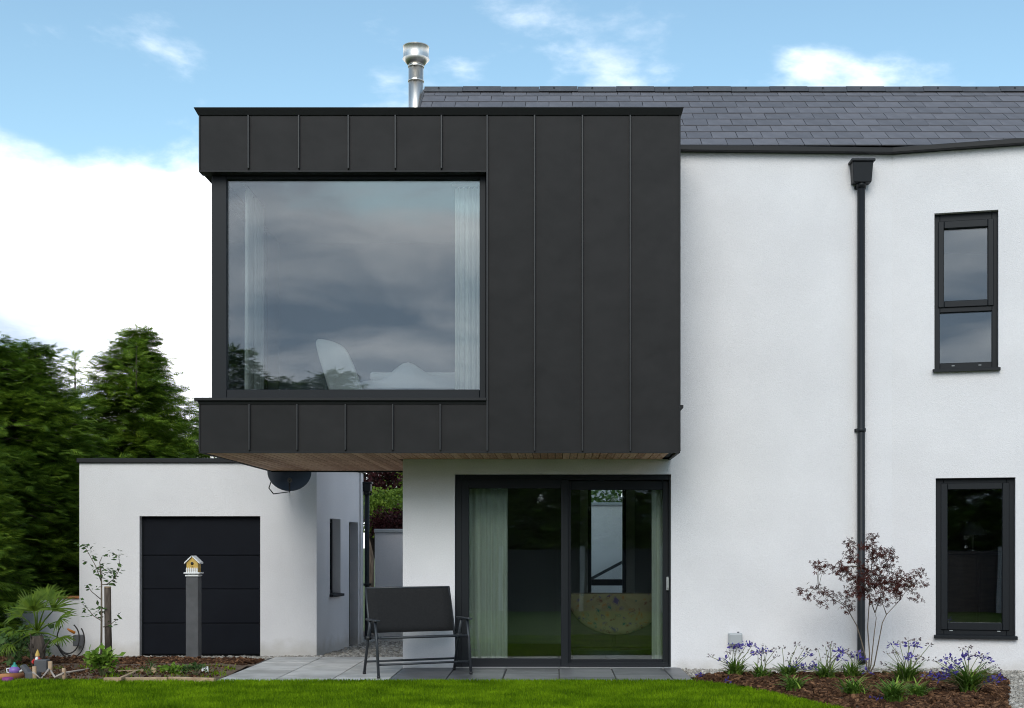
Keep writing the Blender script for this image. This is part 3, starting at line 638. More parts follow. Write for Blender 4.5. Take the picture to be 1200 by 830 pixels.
# drip edges: cap, underside of the top band, ledge of the lower band, soffit edge
cap = MB(); cap.hull([(BL-.01,FY-.012,z_f1-.006),(BR+.012,FY-.012,z_f1-.006),(BR+.012,BB+.03,z_f1-.006),(BL-.01,BB+.03,z_f1-.006)], [(BL-.05,FY-.05,z_top),(BR+.035,FY-.05,z_top),(BR+.035,BB+.05,z_top),(BL-.05,BB+.05,z_top)]); cap.build('cap', M['zinc_trim'], bay, bevel=.004)
MB().box(BL-.002, xw+.01, FY-.012, FY+.14, z_f0-.014, z_f0+.004).build('drip_edge', M['zinc_trim'], bay, bevel=.003)
led = MB(); led.hull([(BL-.006,FY-.010,z_led-.036),(xw-.008,FY-.010,z_led-.036),(xw-.008,FY+.15,z_led-.036),(BL-.006,FY+.15,z_led-.036)], [(BL-.016,FY-.018,z_led-.002),(xw-.008,FY-.018,z_led-.002),(xw-.008,FY+.15,z_led-.002),(BL-.016,FY+.15,z_led-.002)])
led.box(BL-.045, xw-.008, FY-.045, FY+.15, z_led-.001, z_led+.032); led.build('ledge', M['zinc_trim'], bay, bevel=.004)
mb = MB(); mb.box(BL-.045, BL+.15, FY+.151, BB, z_led-.001, z_led+.032); mb.build('ledge', M['zinc_trim'], bay, bevel=.004)
tr = MB(); tr.box(BL, BR, FY-.006, FY+.03, 2.405, 2.424); tr.box(BL, BL+.035, FY+.0305, BB, 2.405, 2.424); tr.box(BR-.035, BR, FY+.0305, 14.998, 2.405, 2.424); tr.box(BL+.0355, -1.757, BB-.035, BB, 2.395, 2.424)
tr.build('soffit_trim', M['zinc_trim'], bay, bevel=.003)
mb = MB(); mb.box(BL+.01, BR-.01, FY+.02, 14.999, 2.432, 2.439); mb.box(BL+.01,-1.757,15.0,BB-.01,2.432,2.439); mb.build('soffit_lining', M['lead'], bay)
bw = .082; x = BL+.04; me_b = {}
while x+bw < BR-.03:
    y1 = BB-.037 if x+bw < -1.757 else 14.998
    if y1 not in me_b: me_b[y1] = MB().box(-bw/2+.004, bw/2-.004, FY+.034, y1, -.009, .009).mesh('soffit_board', M['wood'])
    o = link('soffit_board', me_b[y1], bay, (x+bw/2, 0, 2.421+rnd.uniform(-.001,.001))); o.location.y = -ORG[bay].y; x += bw
# small bracket on the right side of the bay
mb = MB(); zb = bz(470); mb.add([(BR,14.3,zb),(BR+.075,14.3,zb),(BR+.075,14.3,zb-.03),(BR,14.3,zb-.11),(BR,14.38,zb),(BR+.075,14.38,zb),(BR+.075,14.38,zb-.03),(BR,14.38,zb-.11)], [(0,1,2,3),(7,6,5,4),(0,4,5,1),(1,5,6,2),(2,6,7,3)]); mb.build('vent_cowl', M['black'], bay)
# --- corner window of the bay
GY = FY+.125; gx = lambda p: XP(p, GY); gzz = lambda p: ZP(p, GY)
wx0, wx1 = gx(248), gx(569.5); wz0, wz1 = z_led+.033, z_f0-.015
cw = MB(); frame_rect(cw, wx0, wx1, wz0, wz1, gx(265.5)-wx0, wx1-gx(562), gzz(456.5)-wz0, wz1-gzz(210), GY, GY+.10)
cw = cw.build('window', M['frame'], house, bevel=.006)
MB().box(gx(265.5)-.012, gx(562)+.012, GY+.04, GY+.064, gzz(456.5)-.012, gzz(210)+.012).build('pane', M['glass'], cw)
Ms = Matrix(((0,-1,0,wx0+.10),(1,0,0,0),(0,0,1,0),(0,0,0,1)))     # side glazing, s runs along y
frame_rect(MB(Ms), GY+.101, 16.349, wz0, wz1, .06,.07,.07,.06, .0, .095).build('side_frame', M['frame'], cw, bevel=.006)
MB(Ms).box(GY+.15, 16.30, .04, .062, wz0+.06, wz1-.05).build('pane', M['glass'], cw)
# --- flue
fl_y = 17.02; fx = XP(487.5, fl_y); r0 = .098; ft = ZP(55, fl_y)
flue = MB().tube([(fx,fl_y,z_top-.02),(fx,fl_y,ft-.23)], r0, 24).build('flue', M['steel'], house)
MB().lathe((fx,fl_y,ft), [(.0,-.15),(.06,-.20),(.094,-.245),(.104,-.245),(.176,-.165),(.168,-.152),(.168,-.012),(.174,-.008),(.172,0),(.15,.0),(.0,.012)], 28).build('flue_cap', M['steel'], flue)
for py in (78.5, 95.5):
    z = ZP(py, fl_y); MB().lathe((fx,fl_y,z), [(r0,-.012),(r0+.008,-.01),(r0+.008,.01),(r0,.012)], 24).build('flue_band', M['steel'], flue)
    MB().box(fx-.03, fx+.02, fl_y-r0-.02, fl_y-r0-.004, z-.01, z+.01).build('clamp', M['steel'], flue)
# --- outdoor socket box on the wall
ob = empty('outdoor_socket', P(862,757,14.98), 0, 'small pale grey weatherproof socket box low on the white wall', 'socket box')
xa, xb, za, zb = XP(854,14.95), XP(870,14.95), ZP(757,14.95), ZP(742,14.95)
MB().box(xa, xb, 14.945, 15.012, za, zb).build('box', M['grey_plastic'], ob, bevel=.012, seg=3); MB().box(xa+.012, xb-.008, 14.925, 14.946, za+.018, zb-.012).build('cover', M['grey_plastic'], ob, bevel=.008, seg=2)
MB().tube([(xb-.045,14.97,zb-.005),(xb-.045,14.97,zb+.014)], .012, 10).build('gland', M['mid_grey'], ob)

# ------------------------------------------------------------------ garage
GA = empty('garage', (-5,18,-.1), 0, 'flat roofed white rendered garage with a dark sectional door', 'garage')
gyF = 18.0; ax0, ax1 = XP(93,gyF), XP(371,gyF); gt = ZP(541,gyF)-.02
S0 = Vector((ax1,gyF)); S1 = Vector((XP(424,20.5),20.5)); S1 = S0+(S1-S0)*1.04
gd0, gd1, gdz = XP(163.5,gyF)-ax0, XP(305,gyF)-ax0, ZP(605,gyF)
wall('wall', (ax0,gyF), (ax1,gyF), -.25, gt, .25, [(gd0,gd1,-.26,gdz)], M['render'], GA)
gw = [seg_hit(p,S0,S1) for p in (386.5,399)]; gdr = [seg_hit(p,S0,S1) for p in (409,419.5)]
ywn = (gw[0][1]+gw[1][1])/2; ydn = (gdr[0][1]+gdr[1][1])/2
GW = (gw[0][0],gw[1][0],ZP(697,ywn),ZP(608,ywn)); GD = (gdr[0][0],gdr[1][0],-.2,ZP(612,ydn))
_, TS = wall('wall', S0+(S1-S0)*.001, S1, -.25, gt, .25, [GW,GD], M['render'], GA)
wall('wall', S1, (ax0,S1.y), -.25, gt, .25, [], M['render'], GA); wall('wall', (ax0,S1.y-.01), (ax0,gyF+.01), -.25, gt, .25, [], M['render'], GA)
MB().prism([(ax0-.03,gyF-.04),(ax1+.035,gyF-.04),(S1.x+.04,S1.y+.04),(ax0-.03,S1.y+.04)], gt+.001, gt+.065).build('roof', M['zinc_trim'], GA, bevel=.008)
# sectional door
zd = [-.1, ZP(730.5,18.1), ZP(690.5,18.1), ZP(651,18.1), gdz-.005]
gdo = MB().box(ax0+gd0+.004, ax0+gd1-.004, 18.13, 18.16, -.12, gdz-.002).build('garage_door', M['black'], GA)
for z0, z1 in zip(zd[:-1], zd[1:]): MB().box(ax0+gd0+.02, ax0+gd1-.02, 18.09, 18.129, z0+.004, z1-.004).build('door_panel', M['garage_door'], gdo, bevel=.007, seg=2)
fr = MB(); fr.box(ax0+gd0+.001, ax0+gd0+.0195, 18.10, 18.2, -.12, gdz); fr.box(ax0+gd1-.0195, ax0+gd1-.001, 18.10,18.2,-.12,gdz); fr.build('door_frame', M['frame'], gdo)
a,b,c,e = GW; w = frame_rect(MB(TS), a+.003, b-.003, c+.004, e-.003, .055,.055,.06,.055, .12, .19).build('window', M['frame'], GA, bevel=.004); MB(TS).box(a+.05,b-.05,.15,.17,c+.055,e-.05).build('pane', M['glass'], w); sill(TS, (a,b,c,e), w)
a,b,c,e = GD; w = MB(TS).box(a+.003,b-.003,.13,.18,-.12,e-.003).build('side_door', M['frame'], GA, bevel=.004); MB(TS).tube([(a+.07,.06,.93),(a+.18,.06,.93)], .011, 8).build('handle', M['alu'], w)
dpx = XP(425.5,S1.y+.02); dp = downpipe(GA, dpx+.06, S1.y+.10, ZP(565,S1.y), -.1, .075, .165, .15)
# low white wall beside the garage
lw = empty('low_wall', (-7.2,18.1,-.1), 0, 'low white rendered wall running from the garage into the hedge', 'wall')
wall('wall_body', (-8.6,18.05), (ax0-.002,18.05), -.25, ZP(699,18.05)-.03, .2, [], M['render'], lw); MB().box(-8.62, ax0-.003, 18.02, 18.27, ZP(699,18.05)-.03, ZP(699,18.05)).build('coping', M['log'], lw, bevel=.006)
# satellite dish on the garage
dl = Vector((XP(340,17.6), 17.55, ZP(556,17.55)))
sdh = empty('satellite_dish', (dl.x, 17.95, dl.z), 0, 'dark grey satellite dish fixed high on the garage wall', 'satellite dish')
Md = Matrix.Translation(dl) @ Matrix.Rotation(R(12),4,'Z') @ Matrix.Rotation(R(68),4,'X')   # dish axis tilted up and out
d_ = MB(Md); prof = [(r_*.285, .09*(r_*r_)) for r_ in (0.001,.2,.4,.6,.8,.93,1.0)]; d_.lathe((0,0,0), prof+[(.292,.095),(.285,.078)]+[(r_*.285,.09*r_*r_-.012) for r_ in (.93,.8,.6,.4,.2,0.001)], 36)
d_.build('dish', M['dish'], sdh)
c0 = Md @ Vector((0,0,.0)); MB().tube([c0+Vector((0,.02,-.05)),(dl.x,17.80,dl.z-.05),(dl.x,17.985,dl.z-.05)], .022, 10).build('mount', M['black'], sdh)
MB().box(dl.x-.06,dl.x+.06,17.975,17.998,dl.z-.14,dl.z+.06).build('wall_plate', M['black'], sdh, bevel=.003)
fc = Md @ Vector((0,-.23,.30)); MB().tube([Md @ Vector((0,-.27,.02)), Md @ Vector((0,-.27,.16)), fc], .011, 8).build('feed_arm', M['black'], sdh)
MB().tube([fc, fc+(Md.to_3x3() @ Vector((0,.06,-.09)))], [.032,.026], 12).build('receiver', M['mid_grey'], sdh)
MB().tube([Md @ Vector((-.23,-.10,.06)), Md @ Vector((-.27,-.14,.02))+Vector((0,0,-.07)), Md @ Vector((-.22,-.18,0))+Vector((0,.05,-.10)), (dl.x-.10,17.98,dl.z-.22)], .008, 6).build('cable', M['black'], sdh)

# ------------------------------------------------------------------ walls at the back
bwY = 20.75; bt = ZP(620,bwY)
bwl = empty('boundary_wall', (-2,bwY,-.15), 0, 'white rendered garden wall with flat coping between garage and house', 'wall')
wall('wall_body', (S1.x+.16,bwY), (-.2,bwY), -.3, bt-.06, .2, [], M['render'], bwl); MB().box(S1.x+.15,-.17,bwY-.035,bwY+.235,bt-.06,bt).build('coping', M['grey_plastic'], bwl, bevel=.008)
tw = empty('tall_wall', (2,22.6,-.15), 0, 'taller white garden wall seen through the living room window', 'wall')
tz = ZP(589,22.6); wall('wall_body', (.1,22.6), (5,22.6), -.3, tz-.05, .2, [], M['render'], tw); MB().box(.08,5.02,22.57,22.83,tz-.05,tz).build('coping', M['grey_plastic'], tw, bevel=.008)
rl = empty('handrail', (1,22.3,-.15), 0, 'sloping dark handrail in front of the tall white wall', 'handrail')
MB().bar(P(684,683,22.45), P(742,652,22.45), .05, .05).build('rail', M['pipe'], rl)
for p in ((686,682),(739,653.6)):
    q = P(p[0],p[1],22.45); MB().box(q.x-.02,q.x+.02,22.43,22.47,-.2,q.z-.02).build('post', M['pipe'], rl)

# ------------------------------------------------------------------ bench
bench = empty('garden_bench', (-1.503,14.233,.004), R(25), 'two seat black mesh garden bench with metal armrests on the patio', 'bench')
HW = .525
def lm(): return MB()
tb = lambda pts, r=.0155, n=10: MB().tube(pts, r, n)
for sx in (-1,1):
    x = sx*HW
    tb([(x,-.14,.60),(x,-.19,.40),(x,-.262,.012)]).build('front_leg', M['powder'], bench, local=True)
    tb([(x,.04,.585),(x,.12,.40),(x,.262,.012)]).build('rear_leg', M['powder'], bench, local=True)
    a_ = MB(); a_.box(x-.028,x+.028,-.24,.14,.597,.617); a_.build('armrest', M['powder'], bench, bevel=.009, seg=3, local=True)
    f_ = MB()
    for yy in (-.262,.262): f_.lathe((x,yy,0), [(.0,.0),(.019,.0),(.019,.028),(.0,.03)], 10)
    f_.build('foot_cap', M['black'], bench, local=True)
    MB().lathe((x,.11,.405), [(0,-.02),(.03,-.02),(.03,.02),(0,.02)], 12).build('hinge', M['black'], bench, local=True)
HI = HW-.035
sf = MB()
for sx in (-1,1): sf.tube([(sx*HI,-.235,.425),(sx*HI,.17,.40)], .014, 10)
sf.tube([(-HI,-.235,.425),(HI,-.235,.425)], .014, 10); sf.tube([(-HI,.17,.40),(HI,.17,.40)], .012, 10); sf.build('seat_frame', M['powder'], bench, local=True)
def sling(p0, p1, sag, w, th, name):    # fabric stretched between two side tubes
    p0 = Vector(p0); p1 = Vector(p1); m_ = MB(); nu, nv = 8, 8; vs = []; nn = (p1-p0).cross(Vector((1,0,0))).normalized()
    for sd_ in (0,1):
        for j in range(nv+1):
            for i in range(nu+1):
                u = i/nu; v_ = j/nv; s_ = sag*(4*u*(1-u))*(4*v_*(1-v_))*.25+sag*.6*(4*v_*(1-v_))
                vs.append(Vector(((u*2-1)*w,0,0))+p0+(p1-p0)*v_+nn*(s_+th*sd_))
    fs = []; o_ = (nu+1)*(nv+1)
    for j in range(nv):
        for i in range(nu):
            k = j*(nu+1)+i; fs.append((k,k+1,k+nu+2,k+nu+1)); fs.append((o_+k+nu+1,o_+k+nu+2,o_+k+1,o_+k))
    ring = [i for i in range(nu+1)]+[(j+1)*(nu+1)-1 for j in range(1,nv+1)]+[nv*(nu+1)+i for i in range(nu-1,-1,-1)]+[j*(nu+1) for j in range(nv-1,0,-1)]
    for a_, b_ in zip(ring, ring[1:]+ring[:1]): fs.append((a_, o_+a_, o_+b_, b_))
    m_.add(vs, fs, True); return m_.build(name, M['fabric'], bench, local=True)
sling((0,-.225,.432),(0,.165,.407), .018, HI-.004, .004, 'seat')
bf = MB(); B0, B1 = Vector((0,.15,.40)), Vector((0,.335,.945))
for sx in (-1,1): bf.tube([B0+Vector((sx*HI,0,0)), B0.lerp(B1,.5)+Vector((sx*(HI-.003),.0,0)), B1+Vector((sx*(HI-.006),0,0))], .014, 10)
bf.tube([B1+Vector((-HI,0,-.006)), B1+Vector((HI,0,-.006))], .013, 10); bf.tube([B0.lerp(B1,.12)+Vector((-HI,.02,0)), B0.lerp(B1,.12)+Vector((HI,.02,0))], .011, 10)
bf.build('backrest_frame', M['powder'], bench, local=True)
sling(B0.lerp(B1,.10), B0.lerp(B1,.985), -.022, HI-.004, -.004, 'backrest')
tb([(-HW,-.232,.14),(HW,-.232,.14)], .012).build('stretcher', M['powder'], bench, local=True); tb([(-HW,.215,.14),(HW,.215,.14)], .012).build('stretcher', M['powder'], bench, local=True)
tb([(-HW,-.19,.395),(-HI,-.19,.41)], .01); 

# ------------------------------------------------------------------ bird house on its post
pb = G(227,773,-.035); pw = .158
post = empty('post', (pb.x,pb.y,-.04), 0, 'square grey post standing in front of the dark garage door', 'post')
pzt = ZP(675.5,pb.y)
MB().box(pb.x-pw/2,pb.x+pw/2,pb.y-pw/2,pb.y+pw/2,-.12,pzt-.012).build('shaft', M['grey_post'], post, bevel=.006); MB().box(pb.x-pw/2+.006,pb.x+pw/2-.006,pb.y-pw/2+.006,pb.y+pw/2-.006,pzt-.012,pzt).build('post_top', M['grey_post'], post, bevel=.003)
bh = empty('bird_house', (pb.x,pb.y,pzt), 0, 'small ochre wooden bird house with white roof and picket fence', 'bird house')
x,y,z = pb.x,pb.y,pzt
bm_ = MB(); bm_.box(x-.085,x+.085,y-.09,y+.09,z,z+.02); bm_.box(x-.10,x+.10,y-.105,y+.105,z+.034,z+.052); bm_.box(x-.06,x+.06,y-.06,y+.06,z+.02,z+.034); bm_.build('base', M['white'], bh, bevel=.003)
h0, h1, hp = z+.052, z+.175, z+.245
MB().add([(x-.072,y-.07,h0),(x+.072,y-.07,h0),(x+.072,y-.07,h1),(x,y-.07,hp),(x-.072,y-.07,h1),(x-.072,y+.07,h0),(x+.072,y+.07,h0),(x+.072,y+.07,h1),(x,y+.07,hp),(x-.072,y+.07,h1)],
         [(0,1,2,3,4),(9,8,7,6,5),(0,5,6,1),(1,6,7,2),(2,7,8,3),(3,8,9,4),(4,9,5,0)]).build('body', M['yellow'], bh, bevel=.002)
for sx in (-1,1): MB().bar((x+sx*.052,y-.005,0.5*(h1+hp)+.010-.016),(x+sx*.052,y+.001,0.5*(h1+hp)+.010-.016),.001,.001); 
for sx in (-1,1):
    a_ = Vector((x+sx*.006,0,hp+.012)); b_ = Vector((x+sx*.098,0,h1-.006)); 
    MB().hull([(a_.x,y-.09,a_.z-.012),(b_.x,y-.09,b_.z-.012),(b_.x,y+.09,b_.z-.012),(a_.x,y+.09,a_.z-.012)],[(a_.x,y-.09,a_.z+.008),(b_.x,y-.09,b_.z+.008),(b_.x,y+.09,b_.z+.008),(a_.x,y+.09,a_.z+.008)]).build('roof', M['white'], bh, bevel=.002)
MB(Matrix.Translation((x,y-.073,z+.165)) @ Matrix.Rotation(R(90),4,'X')).lathe((0,0,0), [(0,.004),(.019,.004),(.019,-.002),(0,-.002)], 16).build('entrance_hole', M['black'], bh)
MB().tube([(x,y-.07,z+.128),(x,y-.10,z+.128)], .004, 6).build('perch', M['timber'], bh)
pf = MB()
for k in range(6):
    xx = x-.065+k*.026; pf.add([(xx-.008,y-.088,h0),(xx+.008,y-.088,h0),(xx+.008,y-.088,h0+.052),(xx,y-.088,h0+.064),(xx-.008,y-.088,h0+.052),(xx-.008,y-.083,h0),(xx+.008,y-.083,h0),(xx+.008,y-.083,h0+.052),(xx,y-.083,h0+.064),(xx-.008,y-.083,h0+.052)], [(0,1,2,3,4),(9,8,7,6,5),(0,5,6,1),(1,6,7,2),(2,7,8,3),(3,8,9,4),(4,9,5,0)])
pf.box(x-.076,x+.076,y-.0825,y-.0785,h0+.012,h0+.02); pf.box(x-.076,x+.076,y-.0825,y-.0785,h0+.036,h0+.044); pf.build('picket_fence', M['white'], bh)

# ------------------------------------------------------------------ plants
nr = np.random.default_rng(11)
def tree_root(name, x, y, z, label, cat, group=None): return empty(name, (x,y,z), 0, label, cat, group)
def conifer(x, y, z0, H, Rd, nb, dens, seed, label, group, mtl='conifer', size=.30, low=.02, lean=0.0, name='conifer_tree', power=.85, spires=0):
    g = np.random.default_rng(seed); t = tree_root(name, x, y, z0, label, 'tree', group)
    tr_ = MB(); tp = [(x+lean*k*k*.04, y, z0-.1+H*k/8) for k in range(9)]; tr_.tube(tp, [max(.008, .02*H*(1-k/8.2)) for k in range(9)], 8)
    br_pts = []; pos = []; ax = []; nm = []; ln = []
    for i in range(nb):
        u = low+(1-low)*(i+g.random())/nb; u = min(u,.985); hgt = u*H
        L_ = Rd*((1-u)**power)*g.uniform(.62,1.12)+.10; az = i*2.399+g.uniform(-.4,.4)
        out_ = np.array([math.cos(az), math.sin(az), 0.]); rise = g.uniform(.05,.35)+.35*u
        base = np.array([x+lean*(u*8)**2*.04, y, z0+hgt]); n_ = max(4, int(dens*L_)); pv = None
        for k in range(n_):
            s_ = (k+g.random())/n_; s_ = s_**.75
            p = base+out_*L_*s_+np.array([0,0,L_*(rise*s_-.38*s_*s_)])+g.normal(0,.045+.05*L_,3)*np.array([1,1,.55])
            a = out_*g.uniform(.5,1)+np.array([-out_[1],out_[0],0])*g.normal(0,.7)+np.array([0,0,g.uniform(-.35,.3)])
            pos.append(p); ax.append(a); nm.append(np.array([g.normal(0,.35), g.normal(0,.35), 1.])); ln.append(size*g.uniform(.6,1.25)*(1-.35*u))
        if i % 4 == 0 and L_ > .35:
            tr_.tube([tuple(base), tuple(base+out_*L_*.5+np.array([0,0,L_*(rise*.5-.1)])), tuple(base+out_*L_*.95+np.array([0,0,L_*(rise-.38)]))], [.016+.008*L_,.012,.004], 5)
    top = np.array([x+lean*64*.04, y, z0+H])
    for k in range(14):
        a = g.normal(0,.5,3); a[2] = abs(a[2])*.8+.25; pos.append(top-np.array([0,0,g.uniform(0,.5)])); ax.append(a); nm.append(g.normal(0,1,3)); ln.append(size*.6)
    for q_ in range(spires):
        az = g.uniform(0,6.28); rr = Rd*g.uniform(.1,.5); u0 = g.uniform(.70,.80); hh = H*g.uniform(.10,.2); bx_ = np.array([x+rr*math.cos(az)+lean*2.56*u0, y+rr*math.sin(az), z0+H*u0])
        tr_.tube([tuple(bx_), tuple(bx_+np.array([0,0,hh]))], [.012,.003], 5)
        for k in range(60):
            v_ = g.random(); a2 = g.uniform(0,6.28); o_ = np.array([math.cos(a2), math.sin(a2), 0]); L2 = .34*(1-v_)+.04
            for w_ in (.25,.7,1.0)[:1+int(2.99*(1-v_))]:
                pos.append(bx_+np.array([0,0,hh*v_])+o_*L2*w_+np.array([0,0,.10*w_])); ax.append(o_+np.array([0,0,g.uniform(-.1,.6)])); nm.append(g.normal(0,.5,3)+np.array([0,0,1])); ln.append(size*g.uniform(.4,.75))
    tr_.build('trunk', M['bark'], t, fix=False)
    ln = np.array(ln); scatter('crown', pos, ax, nm, ln, ln*1.0, SPRAY_V, SPRAY_F, M[mtl], t); return t
HLS = ['front conifer of the hedge, standing before the low white wall', 'dense green hedge conifer just behind the low white wall', 'hedge conifer right beside the left wall of the garage', 'tall hedge conifer behind the dense one at the low wall', 'rear hedge conifer near the back corner of the garage', 'hedge conifer well beyond the end of the low white wall', 'outermost hedge conifer, farthest from the garage']
for i, (px, Y, topy, rd, sd_) in enumerate([(-62,16.9,440,.95,1),(-12,19.3,402,1.25,2),(34,20.2,404,1.2,3),(-45,21.5,395,1.5,4),(22,22.6,412,1.5,5),(-170,18.6,405,1.3,6),(-330,19.6,400,1.5,7)]):
    x = XP(px,Y); H = ZP(topy,Y)-gz(Y); conifer(x, Y, gz(Y), H, rd, 320, 62, 20+sd_, HLS[i], 'conifers of the hedge beside the garage', size=.25, power=.42, spires=2)
conifer(XP(88,25.5), 25.5, -.2, ZP(414,25.5)+.2, 1.0, 120, 22, 31, 'thin see-through conifer standing behind the hedge', None, size=.30, power=.7, spires=0)
conifer(XP(132,23.2), 23.2, -.2, ZP(386,23.2)+.2, 2.0, 380, 66, 33, 'broad pointed conifer rising behind the garage roof', None, size=.32, power=.74, lean=.2, spires=2)
conifer(XP(196,24.6), 24.6, -.2, ZP(452,24.6)+.2, 1.6, 200, 40, 35, 'shorter conifer behind the garage roof next to the clad bay', None, size=.34, power=.6)
conifer(XP(245,26.0), 26.0, -.2, ZP(470,26.0)+.2, 1.6, 160, 36, 36, 'conifer behind the garage mostly hidden by the clad bay', None, size=.34, power=.6)
conifer(XP(75,21.6), 21.6, -.2, ZP(470,21.6)+.2, 1.7, 200, 40, 37, 'wide dark conifer filling the gap behind the garage corner', None, size=.32, power=.45)

def broadleaf(name, x, y, z0, H, rx, rz, zc_, nclump, nleaf, lf, mtl, seed, label, cat='tree', group=None, tv=LEAF_V, tf=LEAF_F, trunk_r=.06):
    g = np.random.default_rng(seed); t = tree_root(name, x, y, z0, label, cat, group); tr_ = MB(); pos=[]; ax=[]; nm=[]
    tr_.tube([(x,y,z0-.1),(x+.03,y,z0+(zc_-z0)*.5),(x,y,zc_)], [trunk_r,trunk_r*.8,trunk_r*.5], 8)
    for i in range(nclump):
        d = g.normal(0,1,3); d /= np.linalg.norm(d); r_ = g.uniform(.35,1.0)**.5
        c = np.array([x,y,zc_])+d*np.array([rx,rx,rz])*r_*g.uniform(.8,1.05)
        tr_.tube([(x,y,zc_-(zc_-z0)*g.uniform(.05,.4)), tuple((np.array([x,y,zc_])+c)/2-np.array([0,0,.05])), tuple(c)], [trunk_r*.4,trunk_r*.22,.004], 5)
        m_ = nleaf; q = c+g.normal(0,1,(m_,3))*rx*.17; pos.append(q); ax.append(g.normal(0,1,(m_,3))); nm.append(g.normal(0,.6,(m_,3))+np.array([0,0,1.]))
    pos = np.vstack(pos); ln = lf*g.uniform(.6,1.2,len(pos)); tr_.build('trunk', M['bark'], t, fix=False)
    scatter('crown', pos, np.vstack(ax), np.vstack(nm), ln, ln*.75, tv, tf, M[mtl], t); return t
broadleaf('copper_tree', XP(433,27), 27, -.3, 5.2, .62, 1.0, ZP(568,27), 55, 80, .10, 'copper_leaf', 41, 'dark copper leaved tree behind the garden wall', trunk_r=.09)
broadleaf('green_shrub', XP(440,23.0), 23.0, -.2, 2.4, .52, .34, ZP(601,23), 55, 100, .06, 'lime_leaf', 42, 'bright lime green shrub behind the garden wall', 'shrub', trunk_r=.04)
broadleaf('green_shrub', XP(471,25.5), 25.5, -.2, 3.0, .42, .34, ZP(592,25.5), 40, 80, .065, 'lime_leaf', 43, 'yellow green bush behind the wall by the house corner', 'shrub', trunk_r=.04)
broadleaf('red_shrub', XP(464,22.2), 22.2, -.2, 2.0, .42, .2, ZP(614,22.2), 40, 110, .05, 'copper_leaf', 44, 'low dark red shrub just above the garden wall coping', 'shrub', trunk_r=.03)
broadleaf('green_tree', XP(500,29), 29, -.3, 5.5, .9, 1.2, ZP(560,29), 50, 80, .12, 'lime_leaf', 45, 'pale green tree behind the wall, mostly hidden by the house', trunk_r=.08)
for i, xx in enumerate((.4,1.5,2.6)): broadleaf('green_shrub', xx, 25.5, -.2, 2.4, .9, 1.0, 1.7, 40, 60, .10, 'green_leaf', 46+i, 'dark green bush behind the tall white wall', 'shrub', 'bushes behind the tall white wall', trunk_r=.05)
# neighbouring bungalow, just seen through the gap
nb_ = empty('neighbour_house', (-6.5,46,-.32), 0, 'low pale neighbouring house with grey pitched roof far behind the wall', 'house')
ny = 46; ex0 = XP(462,ny)-.3
mb = MB(); mb.box(ex0+.3,ex0+8,ny,ny+7,-.32,ZP(604,ny)); mb.build('wall', M['render'], nb_)
mb = MB(); ze = ZP(603,ny); mb.add([(ex0-.6,ny-.4,ze-.05),(ex0+8.4,ny-.4,ze-.05),(ex0+8.4,ny+3.5,ze+2.0),(ex0+1.9,ny+3.5,ze+2.0),(ex0-.6,ny+7.4,ze-.05),(ex0+8.4,ny+7.4,ze-.05)], [(0,1,2,3),(0,3,4),(4,3,2,5),(1,5,2),(0,4,5,1)]); rf = mb.build('roof', M['tile_roof'], nb_)
MB().bar((ex0-.62,ny-.45,ze-.02),(ex0+8.4,ny-.45,ze-.02),.06,.16).build('fascia', M['white'], rf); MB().bar((ex0-.6,ny-.42,ze+.02),(ex0+1.9,ny+3.46,ze+2.08),.16,.10).build('hip_ridge', M['white'], rf)
wn = MB(); frame_rect(wn, ex0+1.2, ex0+2.6, .6, 1.8, .07,.07,.07,.07, ny-.03, ny+.02); wn = wn.build('window', M['white'], nb_); MB().box(ex0+1.27,ex0+2.53,ny-.012,ny-.002,.67,1.73).build('pane', M['glass'], wn)
# overhead cable
cb = empty('utility_pole', (-1.2,40,-.32), 0, 'wooden utility pole with a cable, hidden behind the house', 'pole')
MB().tube([(-1.2,40,-.32),(-1.2,40,4.6)], [.12,.09], 10).build('pole', M['bark'], cb); MB().tube([(-1.2,40,4.4),(-4.0,40,3.62),(-5.3,40,3.4),(-9,40,3.3)], .012, 5).build('cable', M['black'], cb)

# --- japanese maple against the wall
mx0 = lambda zx, zy, Y: P(930+zx/5.19, 620+zy/5.19, Y)
mY = 14.25; mb_base = G(1017,792)
maple = empty('japanese_maple', (mb_base.x, mY, 0.03), 0, 'small multi-stemmed maple with dark red leaves in front of the downpipe', 'tree')
stems = {'a': [(455,905),(470,830),(490,640),(503,540),(495,510)], 'b': [(460,905),(490,830),(515,700),(540,570),(565,520),(650,430),(700,352)], 'c': [(450,905),(440,790),(415,690),(385,590),(335,500),(300,462),(215,410),(150,362)], 'd': [(455,905),(462,760),(450,600),(458,480),(470,300),(480,120),(470,50)],
         'e': [(495,510),(470,440),(430,330),(400,230),(345,110)], 'f': [(495,510),(528,410),(540,300),(575,190)], 'g': [(565,520),(540,450),(560,330)]}
st = MB(); nodes = []
for k_, pl in stems.items():
    dY = {'a':0,'b':-.10,'c':.10,'d':.05,'e':.05,'f':-.05,'g':-.1}[k_]
    pts = [mx0(zx, zy, mY+dY*min(1,(905-zy)/400) if zy < 905 else mY) for zx, zy in pl]
    pts = [Vector((p.x, p.y, max(p.z,.0))) for p in pts]
    n_ = len(pts); r_a = .0085 if k_ in 'abcd' else .006
    st.tube(pts, [r_a*(1-.75*i/(n_-1)) for i in range(n_)], 7); nodes += pts[2:]
